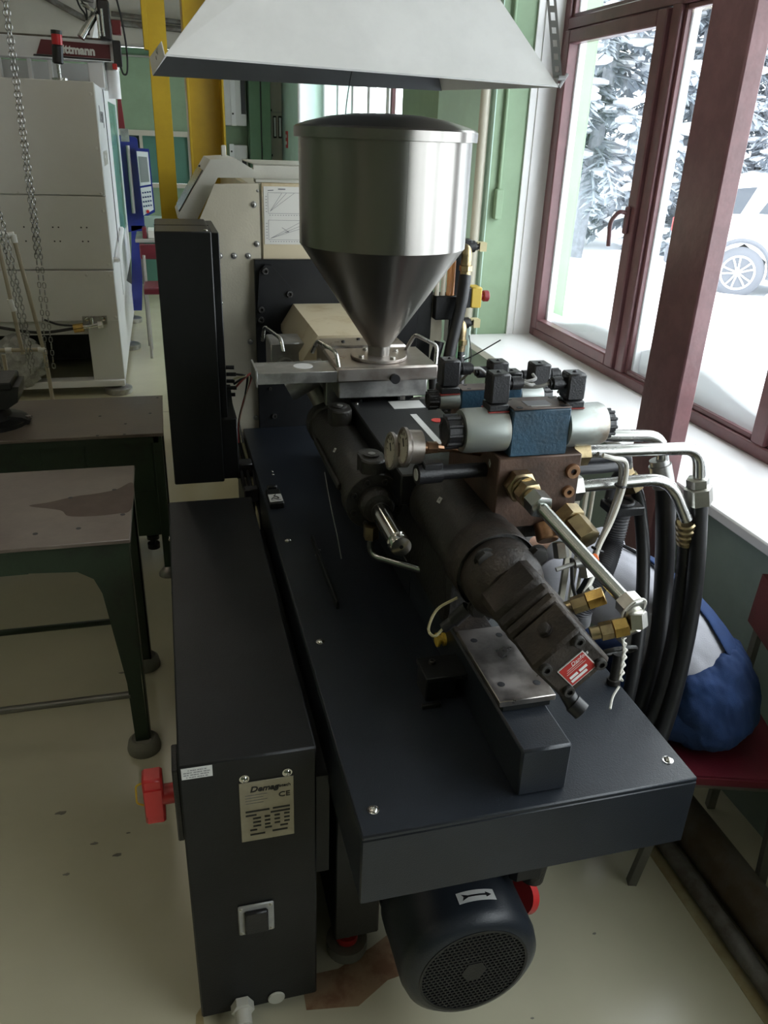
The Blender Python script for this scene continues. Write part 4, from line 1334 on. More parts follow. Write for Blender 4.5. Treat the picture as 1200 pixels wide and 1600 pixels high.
hose((1.196, PY + .09, 1.235), [(1.212, 1.64, 1.18), (1.252, 1.63, .94), (1.225, 1.56, .76), (1.16, 1.50, .58), (1.08, 1.45, .48)], .026, 'sleeve')
hose((1.212, PY - .02, 1.155), [(1.235, 1.555, 1.10), (1.257, 1.56, .98), (1.226, 1.50, .80), (1.17, 1.45, .61), (1.08, 1.42, .48)], .0215, 'crimp')
hose((1.117, PY + .12, 1.225), [(1.150, 1.66, 1.16), (1.150, 1.58, .98), (1.106, 1.48, .755), (1.05, 1.42, .55)], .0175, 'nut', 'zinc_yellow')
# corrugated conduit with its clip, cable bundle
cpts = smooth_path([(1.078, 1.63, 1.165), (1.064, 1.62, 1.065), (1.01, 1.56, 1.02), (.96, 1.51, 1.0), (.925, 1.49, .965), (.93, 1.50, .92)], 26)
cd = part(MB().tube(cpts, .02, 14, rs=[.031 if i % 2 else .0275 for i in range(len(cpts))]), 'corrugated_conduit', 'grey_hose', MC)
part(MB().box(1.035, 1.125, 1.59, 1.66, 1.155, 1.178, .003).torus((1.078, 1.63, 1.18), (0, 0, 1), .03, .005), 'conduit_clip', 'black_plastic', cd)
part(MB().tube(smooth_path([(1.06, 1.66, 1.16), (1.065, 1.66, 1.22), (1.06, 1.63, 1.275), (.99, 1.61, 1.285), (.90, 1.60, 1.29)]), .013, 10).tube(smooth_path([(1.07, 1.66, 1.16), (1.08, 1.66, 1.24), (1.075, 1.64, 1.298), (1.0, 1.63, 1.305), (.90, 1.63, 1.30)]), .013, 10), 'cable_bundle', 'grey_hose', cd)
part(MB().tube(smooth_path([(.905, 1.47, 1.378), (.93, 1.47, 1.37), (.985, 1.50, 1.345), (.992, 1.50, 1.29), (.965, 1.48, 1.215), (.92, 1.45, 1.15), (.90, 1.42, 1.10), (.86, 1.38, 1.08), (.85, 1.34, 1.12)]), .0055, 8), 'signal_cable', 'cable_white', mf)
part(MB().tube(smooth_path([(.91, 1.50, 1.37), (.975, 1.51, 1.34), (.985, 1.51, 1.28), (.965, 1.50, 1.19), (.925, 1.47, 1.12), (.91, 1.44, 1.02)]), .0055, 8), 'signal_cable', 'cable_grey', mf)
part(MB().torus((.985, 1.505, 1.285), (.1, 0, 1), .0115, .003).torus((.925, 1.46, 1.145), (.5, .2, 1), .0125, .0035), 'cable_tie', 'black_plastic', mf)
for k, (xx, ww) in enumerate(((.925, .018), (.955, .010), (.975, .007))):
    part(MB().box(xx, xx + ww, 1.60, 1.61, .86, 1.25, .002), 'support_strip', 'pipe_cream', mf)
part(MB().tube(smooth_path([(.86, 1.34, 1.10), (.83, 1.33, 1.08), (.80, 1.33, 1.13), (.79, 1.34, 1.20)]), .004, 6), 'signal_cable', 'rubber', mf)
# lifting key standing at the bed edge
lk_o = part(MB().cyl((.948, 1.335, PZ), (.953, 1.345, .925), .0105, n=14).cyl((.948, 1.335, PZ), (.9485, 1.336, PZ + .012), .016, n=14), 'locking_key', 'cast_black', MC)
rg = [Vector((.955, 1.345, .935)) + Vector((.042 * math.cos(t), .010 * math.sin(t) * 0, .0)) + Vector((0, -.6, .8)).normalized() * (.018 * math.sin(t)) for t in [2 * PI * k / 28 for k in range(28)]]
part(MB().tube(rg, .0055, 8, True), 'key_ring', 'cast_black', lk_o)

# ---- electric motor below the apron
EX, EZ, EY = .545, .325, 1.065
em = MB().lathe((EX, EY, EZ), (0, 1, 0), [(.122, 0), (.138, .002), (.156, .016), (.1625, .04), (.1625, .16), (.164, .162), (.164, .20)], 56, False)
em_o = part(em, 'electric_motor', 'navy_paint', MC)
part(MB().cyl((EX, EY + .19, EZ), (EX, EY + .52, EZ), .145, n=40), 'motor_body', 'navy_paint', em_o)
fins = MB()
for k in range(30):
    a = 2 * PI * k / 30
    fins.box(-.0025, .0025, EY + .21, EY + .5, .143, .158) if False else None
    c, s = math.cos(a), math.sin(a)
    M_ = Matrix(((c, 0, -s, EX), (0, 1, 0, 0), (s, 0, c, EZ), (0, 0, 0, 1)))
    fm_ = MB(M_).box(-.003, .003, EY + .21, EY + .5, .142, .159)
    fins.add(fm_.v, fm_.f)
part(fins, 'cooling_fins', 'navy_paint', em_o)
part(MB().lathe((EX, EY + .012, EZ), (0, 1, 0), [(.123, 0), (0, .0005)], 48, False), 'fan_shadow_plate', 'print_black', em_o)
# fan grille: honeycomb of staggered bars
gr = MB()
gr.lathe((EX, EY - .001, EZ), (0, 1, 0), [(.122, .0), (.128, .0), (.128, .008), (.122, .008), (.122, .0)], 48, False)
gr.lathe((EX, EY - .001, EZ), (0, 1, 0), [(0, 0), (.030, .0), (.030, .005)], 6, False)
dz = .0098
nrow = int(.122 / dz)
for k in range(-nrow, nrow + 1):
    z = k * dz
    h = math.sqrt(max(.122 ** 2 - z * z, 0))
    if h > .01:
        gr.box(EX - h, EX + h, EY, EY + .004, EZ + z - .0017, EZ + z + .0017)
    # upright webs, shifted by half a cell in every other row
    z2 = z + dz / 2
    h2 = math.sqrt(max(.122 ** 2 - z2 * z2, 0)) - .003
    n_ = int(h2 / .0105) + 1
    for q in range(-n_, n_ + 1):
        x = q * .0105 + (.00525 if k % 2 else 0)
        if abs(x) < h2:
            gr.box(EX + x - .0016, EX + x + .0016, EY + .0005, EY + .004, EZ + z, EZ + z + dz)
part(gr, 'fan_grille', 'charcoal_paint', em_o, kind='stuff')
# rotation arrow sticker
M_ = Matrix.Rotation(R(-6), 4, 'Y')
def on_motor(a, y, r=.1635):
    return Vector((EX + r * math.sin(a), y, EZ + r * math.cos(a)))
def patch_on(a0, a1, y0, y1, r, n=8):
    vs, fs = [], []
    for i in range(n + 1):
        a = a0 + (a1 - a0) * i / n
        vs += [on_motor(a, y0, r), on_motor(a, y1, r)]
    for i in range(n):
        fs.append((2 * i, 2 * i + 1, 2 * i + 3, 2 * i + 2))
    return vs, fs
a0, a1 = R(-10.5), R(21)
sv = MB()
v_, f_ = patch_on(a0, a1, EY + .050, EY + .078, .1633)
sv.add(v_, f_)
ar = part(sv, 'arrow_sticker', 'sticker_white', em_o)
bl = MB()
v_, f_ = patch_on(R(-3), R(13), EY + .0618, EY + .0662, .1639)
bl.add(v_, f_)
bl.add([on_motor(R(13), EY + .057, .1639), on_motor(R(18), EY + .064, .1639), on_motor(R(13), EY + .071, .1639)], [(0, 1, 2)])
bl.add([on_motor(R(-7), EY + .056, .1639), on_motor(R(-2), EY + .0615, .1639), on_motor(R(-2), EY + .0665, .1639), on_motor(R(-7), EY + .072, .1639), on_motor(R(-5), EY + .064, .1639)], [(0, 1, 2, 3, 4)])
part(bl, 'arrow_print', 'print_black', ar)
part(MB().box(.66, .74, 1.16, 1.36, .45, .60, .012), 'terminal_box', 'charcoal_paint', em_o)
part(MB().cyl((.735, 1.24, .30), (.755, 1.245, .29), .042, n=24), 'hose_cap', 'switch_red', em_o)
part(MB().tube(smooth_path([(.76, 1.25, .62), (.80, 1.25, .58), (.87, 1.26, .575), (.93, 1.28, .64)]), .018, 10), 'suction_hose', 'rubber', MC)
part(MB().cyl((.73, 1.20, .42), (.755, 1.2, .62), .03, n=16), 'pump_pipe', 'cast_black', MC)

# ---- cabinet hanging at the left, cream guard behind it
cab = part(MB().box(-.031, .152, 2.83, 3.25, .795, 1.695, .004), 'switch_cabinet', 'black_paint', MC)
part(MB().box(.152, .178, 2.85, 3.25, .80, 1.69, .003), 'cabinet_door', 'charcoal_paint', cab)
part(MB().box(-.032, .153, 3.02, 3.026, 1.694, 1.6965), 'cabinet_seam', 'print_black', cab)
for (y, z) in ((2.92, 1.60), (2.9, 1.45)):
    screw(cab, (.178, y, z), (1, 0, 0), .009)
screw(cab, (.135, 2.86, 1.695), (0, 0, 1), .009)
part(MB().box(.15, .21, 2.845, 3.05, .80, 1.04, .004).prism([(2.845, 1.04), (2.98, 1.04), (2.98, 1.13)], 'x', .15, .20), 'connection_box', 'black_paint', cab)
cs = part(MB().box(.2105, .2115, 2.87, 2.93, .965, 1.01), 'sticker', 'sticker_white', cab)
for k in range(5):
    part(MB().cyl((.185, 2.95, 1.10 + .026 * k), (.215 + .006 * (k % 2), 2.945, 1.10 + .026 * k), .0075, n=8), 'cable_plug', 'black_plastic', cab)
for k, mt in enumerate(('wire_red', 'rubber', 'cable_yellow', 'rubber')):
    part(MB().tube(smooth_path([(.21, 2.945, 1.12 + .02 * k), (.25, 2.95, 1.16 + .004 * k), (.285 - .006 * k, 3.0, 1.16 - .004 * k), (.26, 3.05, 1.06), (.235, 3.08, .95), (.23 + .006 * k, 3.1, .85)]), .0042, 6), 'cabinet_wire', mt, cab)

CY = 3.30
gp = MB().prism([(.03, .80), (.03, 1.48), (.075, 1.56), (.198, 1.815), (.366, 1.822), (.366, .80)], 'y', CY, CY + .02)
gp.box(.20, .30, CY - .003, CY + .02, .66, .80)
g_o = part(gp, 'guard_panel', 'cream_paint', MC)
for (x, z) in ((.343, 1.745), (.35, 1.60), (.205, 1.555), (.26, 1.555), (.315, 1.555), (.312, 1.215), (.36, 1.795)):
    screw(g_o, (x, CY, z), (0, -1, 0), .0125 if z < 1.79 else .006, 'steel_dull')
screw(g_o, (.325, CY - .0, .885), (0, -1, 0), .0125, 'steel_dull')
rg_ = MB().box(.374, 1.02, CY - .004, CY + .02, 1.50, 1.825, .002)
r_o = part(rg_, 'guard_panel', 'cream_stained', MC)
# diagram sheet
ps = part(MB().box(.382, .530, CY - .006, CY - .004, 1.60, 1.812), 'diagram_sheet', 'paper', r_o)
dg = MB()
yq = CY - .0068
def ln(x0, z0, x1, z1, w=.0011):
    d = Vector((x1 - x0, 0, z1 - z0))
    nn = Vector((-d.z, 0, d.x)).normalized() * w / 2
    a, b = Vector((x0, yq, z0)), Vector((x1, yq, z1))
    dg.add([a - nn, b - nn, b + nn, a + nn], [(0, 1, 2, 3)])
for (zb, zt) in ((1.715, 1.79), (1.617, 1.690)):
    ln(.398, zb, .398, zt); ln(.398, zt, .52, zt); ln(.52, zb, .52, zt); ln(.398, zb, .52, zb)
    for k in range(12):
        ln(.402 + .0105 * k, zb - .0065, .407 + .0105 * k, zb - .0065, .002)
    for k in range(6):
        ln(.388, zb + .006 + .011 * k, .394, zb + .006 + .011 * k, .0018)
ln(.405, 1.722, .452, 1.789); ln(.405, 1.722, .47, 1.789); ln(.405, 1.722, .50, 1.789)
ln(.404, 1.622, .52, 1.682); ln(.404, 1.622, .52, 1.668); ln(.404, 1.622, .52, 1.658); ln(.45, 1.663, .475, 1.648, .0016); ln(.462, 1.646, .478, 1.648, .003)
ln(.438, 1.803, .466, 1.803, .004); ln(.398, 1.797, .42, 1.799, .003)
part(dg, 'diagram_print', 'print_grey', ps)
# black platen plate
pp = MB().box(.336, 1.02, CY - .03, CY, .80, 1.545, .002)
pp_o = part(pp, 'platen_plate', 'charcoal_paint', MC)
ear = MB().prism([(.335, 1.30), (.352, 1.50), (.375, 1.528), (.40, 1.526), (.485, 1.43), (.49, 1.405), (.47, 1.395), (.40, 1.38), (.37, 1.30)], 'y', CY - .05, CY - .03)
ear_o = part(ear, 'hinge_plate', 'charcoal_paint', pp_o)
for (x, z) in ((.375, 1.505), (.47, 1.415), (.355, 1.355), (.352, 1.315)):
    socket(ear_o, (x, CY - .05, z), (0, -1, 0), .013)
socket(pp_o, (.40, CY - .03, .90), (0, -1, 0), .011)
socket(pp_o, (.385, CY - .03, 1.02), (0, -1, 0), .007)
# clamp end cover behind, top rail, lower bed
cl = MB().box(.375, 1.0, CY + .03, 5.6, .35, 1.79, .01)
part(cl, 'clamp_cover', 'cream_paint', MC)
rail = MB().box(.352, .98, CY + .0, CY + .06, 1.823, 1.838, .003).box(.352, .98, CY + .06, CY + .07, 1.835, 1.885, .002).box(.352, .98, CY + .06, CY + .5, 1.885, 1.89, .002)
part(rail, 'top_rail', 'console_grey', MC)
# operator console sloping to the left
con = MB().prism([(.055, 1.69), (.19, 1.898), (.285, 1.905), (.352, 1.868), (.352, 1.838), (.215, 1.836), (.115, 1.66)], 'y', CY + .04, CY + .52)
con_o = part(con, 'operator_console', 'console_grey', MC)
dv = Vector((.135, 0, .208)).normalized()
nv = Vector((-dv.z, 0, dv.x))
base = Vector((.055, 0, 1.69))
def on_con(t, y, h=.005):
    return base + dv * t + nv * h + Vector((0, y, 0))
scr = MB().add([on_con(.02, CY + .09), on_con(.20, CY + .09), on_con(.20, CY + .46), on_con(.02, CY + .46), on_con(.02, CY + .09, -.006), on_con(.20, CY + .09, -.004), on_con(.20, CY + .46, -.004), on_con(.02, CY + .46, -.004)], [(0, 1, 2, 3), (4, 5, 6, 7), (0, 1, 5, 4), (1, 2, 6, 5), (2, 3, 7, 6), (3, 0, 4, 7)])
part(scr, 'console_screen', 'screen_dark', con_o)
part(MB().box(.145, .152, CY + .037, CY + .04, 1.872, 1.879), 'console_screw', 'print_black', con_o)
part(MB().box(.255, .275, CY + .36, CY + .37, 1.90, 1.945, .003), 'console_bracket', 'console_grey', con_o)

# ---- services at the right of the platen
part(MB().box(1.02, 1.085, CY - .02, CY + .01, 1.02, 1.48, .003), 'platen_rib', 'black_paint', MC)
part(MB().prism([(1.085, 1.05), (1.085, 1.40), (1.13, 1.38), (1.14, 1.22), (1.11, 1.10)], 'y', CY - .01, CY + .01), 'guard_edge', 'cream_paint', MC)
fm_o = part(MB().box(1.09, 1.20, CY - .05, CY + .05, 1.30, 1.40, .004).box(1.165, 1.235, CY - .02, CY + .04, 1.19, 1.605, .004), 'flow_meter_block', 'charcoal_paint', MC)
for k, (x, mt) in enumerate(((1.098, 'glass_clear'), (1.125, 'glass_clear'), (1.150, 'glass_orange'), (1.165, 'glass_orange'))):
    part(MB().cyl((x, CY - .03, 1.40), (x, CY - .03, 1.545), .0105, n=14), 'sight_tube', mt, fm_o)
part(MB().box(1.085, 1.18, CY - .05, CY + .03, 1.545, 1.60, .004), 'flow_meter_top', 'charcoal_paint', fm_o)
for (x, z) in ((1.205, 1.56), (1.208, 1.25)):
    part(MB().tube(bend_path([(x, CY - .02, z + .03), (x, CY - .07, z + .03), (x, CY - .07, z - .08)], .03), .022, 12).hexn((x, CY - .07, z - .03), (x, CY - .07, z - .055), .028), 'hose_elbow', 'zinc_yellow', fm_o)
    part(MB().torus((x, CY - .07, z - .10), (0, 0, 1), .0205, .004, 20, 6), 'hose_clamp', 'chrome', fm_o)
h1 = part(MB().tube(smooth_path([(1.205, CY - .07, 1.49), (1.19, CY - .09, 1.38), (1.15, CY - .12, 1.22), (1.12, CY - .16, 1.08), (1.10, CY - .25, .95)]), .026, 12), 'water_hose', 'rubber', MC)
part(MB().tube(smooth_path([(1.208, CY - .07, 1.17), (1.205, CY - .10, 1.08), (1.18, CY - .2, .95)]), .019, 12), 'water_hose', 'rubber', MC)
part(MB().tube(smooth_path([(1.10, CY - .10, 1.22), (1.075, CY - .12, 1.12), (1.06, CY - .2, .98)]), .022, 12), 'water_hose', 'rubber', MC)
part(MB().box(1.155, 1.18, CY - .12, CY - .11, .98, 1.22, .003), 'green_strip', 'green_cable', MC)
part(MB().box(1.20, 1.245, CY - .02, CY + .03, 1.56, 1.625, .004), 'lamp_block', 'charcoal_paint', fm_o)
for z in (1.595, 1.275):
    part(MB().cyl((1.235, CY - .0, z), (1.262, CY - .0, z), .024, n=14).cyl((1.262, CY, z), (1.30, CY, z), .02, .006, n=12), 'hose_coupling', 'black_plastic', fm_o)
    part(MB().box(1.28, 1.31, CY - .022, CY - .015, z - .018, z + .018).box(1.28, 1.31, CY + .015, CY + .022, z - .018, z + .018).box(1.27, 1.31, CY - .015, CY + .015, z + .012, z + .018), 'coupling_wing', 'cap_yellow', fm_o)
es = part(MB().box(1.255, 1.302, CY - .035, CY + .04, 1.345, 1.432, .004), 'stop_button_box', 'estop_yellow', MC)
part(MB().box(1.225, 1.256, CY - .032, CY + .04, 1.345, 1.43, .004), 'box_back', 'charcoal_paint', es)
part(MB().cyl((1.302, CY, 1.39), (1.318, CY, 1.39), .015, n=16).cyl((1.318, CY, 1.39), (1.345, CY, 1.39), .024, n=20, ch=.004), 'stop_button', 'estop_red', es)
part(MB().box(1.215, 1.30, CY + .05, CY + .17, 1.02, 1.25, .01), 'service_box', 'wall_grey_green', MC)
part(MB().tube(smooth_path([(1.20, CY - .08, 1.12), (1.27, CY - .1, 1.16), (1.38, CY - .1, 1.22)]), .003, 5).tube(smooth_path([(1.24, CY - .08, 1.24), (1.25, CY - .1, 1.15), (1.24, CY - .1, 1.10)]), .0025, 5), 'loose_wire', 'rubber', MC)
part(MB().prism([(1.22, 3.10), (1.42, 2.86), (1.47, 2.90), (1.30, 3.16)], 'z', 1.0, 1.03), 'cover_flap', 'machine_grey', MC)

# ================================================================ extraction hood
HD = thing('extraction_hood', 'pale sheet metal extraction hood hanging above the hopper', 'hood', (.47, 2.37, 2.12))
NL, NR = Vector((.031, 2.0, 2.138)), Vector((.947, 2.0, 2.122))
FL, FR = Vector((.004, 2.75, 2.139)), Vector((.897, 2.75, 2.141))
lift = .40
TL, TR = NL + Vector((lift * .96, lift * .78, lift * 1.16)), NR + Vector((-lift * .78, lift * .72, lift * 1.16))
BL, BR = FL + Vector((lift * 1.0, -lift * .78, lift * 1.16)), FR + Vector((-lift * .66, -lift * .78, lift * 1.16))
def sheet(pts, th=.0015, inward=None):
    """one folded sheet panel with real thickness"""
    p = [Vector(q) for q in pts]
    n = (p[1] - p[0]).cross(p[2] - p[0]).normalized() * th
    k = len(p)
    return MB().add(p + [q + n for q in p], [tuple(range(k)), tuple(range(k, 2 * k))] + [(i, (i + 1) % k, k + (i + 1) % k, k + i) for i in range(k)])
part(sheet([NL, NR, TR, TL]), 'front_panel', 'hood_zinc', HD)
part(sheet([FL, NL, TL, BL]), 'side_panel', 'hood_zinc', HD)
part(sheet([NR, FR, BR, TR]), 'side_panel', 'hood_zinc', HD)
part(sheet([FR, FL, BL, BR]), 'rear_panel', 'hood_zinc', HD)
u3 = Vector((0, 0, .045))
part(sheet([NL + Vector((-.001, 0, 0)), FL + Vector((-.001, 0, 0)), FL + u3 + Vector((-.006, 0, 0)), NL + u3 * .6 + Vector((-.006, 0, 0))]), 'side_flange', 'hood_zinc', HD)
part(sheet([NR, FR, FR + u3 * .6, NR + u3 * .2]), 'side_flange', 'hood_zinc', HD)
ins = Vector((0, -.004, -.002))
part(sheet([FR + ins, FL + ins, BL + ins, BR + ins]), 'shade_sheet', 'hood_shade', HD)  # added dark sheet: paints the shade inside the hood onto the rear panel
dct = MB().loft([((TL + TR + BL + BR) / 4 + Vector((0, 0, .0)), (.13, 0, 0), (0, .13, 0)), ((TL + TR + BL + BR) / 4 + Vector((0, 0, 1.3)), (.13, 0, 0), (0, .13, 0))], 32)
part(sheet([TL, TR, BR, BL]), 'top_panel', 'hood_zinc', HD)
part(dct, 'duct', 'hood_zinc', HD)
part(MB().tube([NL + Vector((.003, .001, .004)), NR + Vector((-.003, .001, .004))], .0035, 6), 'rolled_edge', 'hood_zinc', HD)
for k in range(3):
    screw(HD, NL + Vector((-.013, .15 + .2 * k, .02)), (-1, 0, 0), .008, 'strap_steel')
screw(HD, FR + Vector((-.01, -.004, .02)), (0, -1, 0), .012, 'strap_steel')
# perforated hanger strap at the near right corner
sp0, sp1, sp2 = NR + Vector((-.004, .0, .02)), Vector((.915, 2.02, 2.30)), Vector((.85, 2.12, 2.75))
stp = MB()
path = smooth_path([sp0, sp1, sp2, Vector((.84, 2.15, CEIL))], 60)
# strap as ladder: two side bands and bridges, so the holes are real
pts = path
acc, last = 0.0, pts[0]
W2 = .011
side = Vector((.93, -.35, 0)).normalized()
samples = [pts[0]]
for p in pts[1:]:
    acc += (p - last).length
    last = p
    if acc >= .0125:
        samples.append(p)
        acc = 0
for i in range(len(samples) - 1):
    a, b = samples[i], samples[i + 1]
    for (l, r_) in (((-W2, -W2 * .45), (W2 * .45, W2)) if i % 2 else ((-W2, W2),)):
        stp.add([a + side * l, a + side * r_, b + side * r_, b + side * l], [(0, 1, 2, 3)])
part(stp, 'hanger_strap', 'strap_steel', HD)
part(MB().tube([NR + Vector((.002, 0, .0)), NR + Vector((.025, .01, .03))], .004, 6).cyl(NR + Vector((-.005, -.004, .02)), NR + Vector((.012, -.004, .02)), .006, n=8), 'hook', 'strap_steel', HD)

# ================================================================ yellow columns
def ibeam(x0, x1, y0, y1, tf, web_axis):
    mb = MB()
    if web_axis == 'x':      # web faces the camera, flanges at both sides
        mb.box(x0, x0 + tf, y0, y1, 0, CEIL, .003).box(x1 - tf, x1, y0, y1, 0, CEIL, .003)
        mb.box(x0 + tf, x1 - tf, (y0 + y1) / 2 - .008, (y0 + y1) / 2 + .008, 0, CEIL)
    else:
        mb.box(x0, x1, y0, y0 + tf, 0, CEIL, .003).box(x0, x1, y1 - tf, y1, 0, CEIL, .003)
        mb.box((x0 + x1) / 2 - .007, (x0 + x1) / 2 + .007, y0 + tf, y1 - tf, 0, CEIL)
    return mb
yc = thing('steel_column', 'wide yellow steel column just right of the narrow one, beyond the machine', 'column', (.30, 5.6, 0))
part(ibeam(.195, .412, 5.45, 5.75, .014, 'x'), 'profile', 'column_yellow', yc)
yc = thing('steel_column', 'narrow yellow steel column nearest the grey machine', 'column', (.05, 5.6, 0))
part(ibeam(-.006, .100, 5.45, 5.62, .012, 'y'), 'profile', 'column_yellow', yc)
part(MB().box(-.03, .0, 5.40, 5.46, 2.4, 2.9, .004), 'side_bracket', 'column_yellow', yc)

# ================================================================ work tables
T1 = thing('work_table', 'steel topped green work table nearest the machine', 'table', (-.6, 2.6, 0), 'green work tables')
part(MB().box(-1.15, -.172, 2.295, 2.912, .838, .852, .002), 'table_top', 'table_top_steel', T1)
for (x, y) in ((-.235, 2.69), (-.20, 2.48), (-.375, 2.645), (-.33, 2.40), (-.455, 2.385)):
    part(MB().cyl((x, y, .8515), (x, y, .8526), .008, n=12), 'drilled_hole', 'print_black', T1)
mat('oil_stain', (0.085, 0.058, 0.045), 0.5, 0.0, var=0.12, vs=9, spec=0.25)
part(MB().prism([(p_.x, p_.y) for p_ in smooth_path([(x_, y_, 0) for (x_, y_) in ((-.40, 2.55), (-.37, 2.50), (-.30, 2.485), (-.22, 2.49), (-.174, 2.52), (-.174, 2.74), (-.23, 2.69), (-.30, 2.665), (-.36, 2.655), (-.44, 2.62), (-.50, 2.60))], 5, True)], 'z', .8518, .8524), 'oil_stain', 'oil_stain', T1)
# gusseted front leg plate with the curved knee
def front_leg(y, ysgn, xr, top):
    pts = [(xr, top), (xr - .30, top), (xr - .30, top - .085), (xr - .16, top - .095), (xr - .115, top - .125), (xr - .095, top - .18), (xr - .055, .30), (xr - .05, .05), (xr - .005, .05), (xr - .008, .30)]
    return MB().prism(pts, 'y', y, y + ysgn * .005)
lx = -.180
part(front_leg(2.315, 1, lx, .838), 'leg', 'table_green', T1)
part(MB().box(lx - .006, lx, 2.32, 2.375, .05, .838), 'leg', 'table_green', T1)
part(MB().prism([(lx, .838), (lx - .05, .838), (lx - .045, .05), (lx, .05)], 'y', 2.80, 2.806).box(lx - .006, lx, 2.80, 2.86, .05, .838), 'leg', 'table_green', T1)
part(MB().box(-1.1, lx - .30, 2.316, 2.322, .75, .838), 'apron', 'table_green', T1)
part(MB().box(-1.1, lx, 2.88, 2.886, .75, .838), 'apron', 'table_green', T1)
part(MB().box(lx - .008, lx - .002, 2.32, 2.88, .76, .838), 'apron', 'table_green', T1)
for (y, nm) in ((2.33, 0), (2.83, 1)):
    part(MB().lathe((lx - .025, y, 0), (0, 0, 1), [(.056, 0), (.058, .012), (.052, .040), (.040, .052), (.030, .044), (0, .044)], 28), 'table_foot', 'foot_rubber', T1)
part(MB().cyl((-1.1, 2.325, .245), (lx - .05, 2.325, .245), .0125, n=12), 'stretcher', 'chair_metal', T1)
part(MB().cyl((-1.1, 2.82, .235), (lx - .045, 2.82, .235), .0125, n=12), 'stretcher', 'table_green', T1)
for y in (2.33, 2.83):
    part(MB().box(-1.12, -1.06, y - .02, y + .02, .0, .838), 'leg', 'table_green', T1)

T2 = thing('work_table', 'green work table with vise, standing behind the nearer table', 'table', (-.6, 3.8, 0), 'green work tables')
part(MB().box(-1.5, -.071, 3.545, 4.13, .735, .75, .002), 'table_top', 'table_top_steel', T2)
for (x, y) in ((-.24, 3.70), (-.36, 3.83), (-.13, 3.84), (-.24, 3.555), (-.355, 3.555), (-.095, 4.09)):
    part(MB().cyl((x, y, .7495), (x, y, .7506), .007, n=12), 'drilled_hole', 'print_black', T2)
part(MB().box(-1.48, -.095, 3.56, 3.58, .70, .735), 'apron', 'table_green', T2)
part(MB().box(-1.48, -.095, 4.09, 4.11, .70, .735), 'apron', 'table_green', T2)
part(MB().box(-.105, -.095, 3.58, 4.09, .70, .735), 'apron', 'table_green', T2)
part(MB().box(-1.40, -.118, 3.60, 4.05, .21, .70, .003), 'drawer_unit', 'table_green', T2)
part(MB().box(-.42, -.128, 3.594, 3.60, .45, .695, .002), 'drawer_front', 'table_green', T2)
part(MB().box(-.61, -.426, 3.594, 3.60, .45, .695, .002), 'drawer_front', 'table_green', T2)
for (x, y) in ((-.10, 3.58), (-.10, 4.06), (-1.42, 3.58), (-1.42, 4.06)):
    part(MB().box(x - .02, x + .02, y - .02, y + .02, .05, .735, .002), 'leg', 'table_green', T2)
    part(MB().lathe((x - .005, y, 0), (0, 0, 1), [(.045, 0), (.045, .012), (.028, .035), (.012, .055), (0, .055)], 20), 'table_foot', 'steel_plate', T2)
for x in (-.165, -.66):
    part(MB().cyl((x, 3.66, .21), (x, 3.66, .14), .012, n=10).cyl((x, 3.66, .185), (x, 3.66, .165), .03, n=14).cyl((x, 3.66, .14), (x, 3.66, .115), .03, n=14), 'castor', 'rubber', T2)
# vise on the far table
VS = thing('bench_vise', 'black cast iron vise bolted onto the rear table at the left edge', 'vise', (-.80, 3.80, .75))
part(MB().lathe((-.83, 3.80, .75), (0, 0, 1), [(.16, 0), (.16, .018), (.10, .028), (.08, .07), (.0, .07)], 24), 'swivel_base', 'cast_vise', VS)
part(MB().prism([(-.665, .752), (-.655, .768), (-.69, .785), (-.80, .80), (-.80, .752)], 'y', 3.75, 3.82), 'base_lug', 'cast_vise', VS)
part(MB().box(-1.0, -.72, 3.72, 3.88, .83, .92, .02).prism([(-.735, .84), (-.688, .87), (-.675, .94), (-.80, .94), (-.80, .84)], 'y', 3.71, 3.89), 'body', 'cast_vise', VS)
part(MB().box(-.80, -.70, 3.69, 3.91, .93, .965, .006), 'jaw', 'cast_vise', VS)
bolt(VS, (-.668, 3.785, .772), (0, 0, 1), .013, 'steel_plate')

# ================================================================ hoist chains
def chain(name, pts, label, pitch=.027, r=.0027, w=.0085):
    path = smooth_path(pts, 40)
    mb = MB()
    acc, last = 0.0, path[0]
    k = 0
    pos = [path[0]]
    for p in path[1:]:
        acc += (p - last).length
        last = p
        if acc >= pitch * .78:
            pos.append(p)
            acc = 0
    for i in range(len(pos) - 1):
        d = (pos[i + 1] - pos[i]).normalized()
        _, u_, w_ = basis(d)
        s = u_ if i % 2 else w_
        c = (pos[i] + pos[i + 1]) / 2
        h = pitch * .5 - w * .25
        ring = []
        for j in range(10):
            a = 2 * PI * j / 10
            ring.append(c + s * math.cos(a) * w + d * (math.sin(a) * w + (h - w * .6) * (1 if math.sin(a) > .01 else (-1 if math.sin(a) < -.01 else 0))))
        mb.tube(ring, r, 5, True)
    return single(mb, name, 'chain_steel', label, 'chain', 'hoist chains', ang=60)
cy_ = 4.75
chain('hoist_chain', [(-.63, cy_, CEIL), (-.635, cy_, 2.6), (-.645, cy_, 1.5), (-.662, cy_, .72)], 'longest of the hanging hoist chains, rightmost one')
chain('hoist_chain', [(-.648, cy_ + .02, CEIL), (-.652, cy_ + .02, 2.6), (-.668, cy_ + .02, 1.5), (-.70, cy_ + .02, .72)], 'hanging hoist chain just left of the rightmost chain')
chain('hoist_chain', [(-1.12, cy_ - .05, CEIL), (-.93, cy_ - .05, 2.1), (-.81, cy_ - .05, 1.6), (-.775, cy_ - .05, 1.2), (-.755, cy_ - .05, .72)], 'hoist chain hanging in the middle of the bundle')
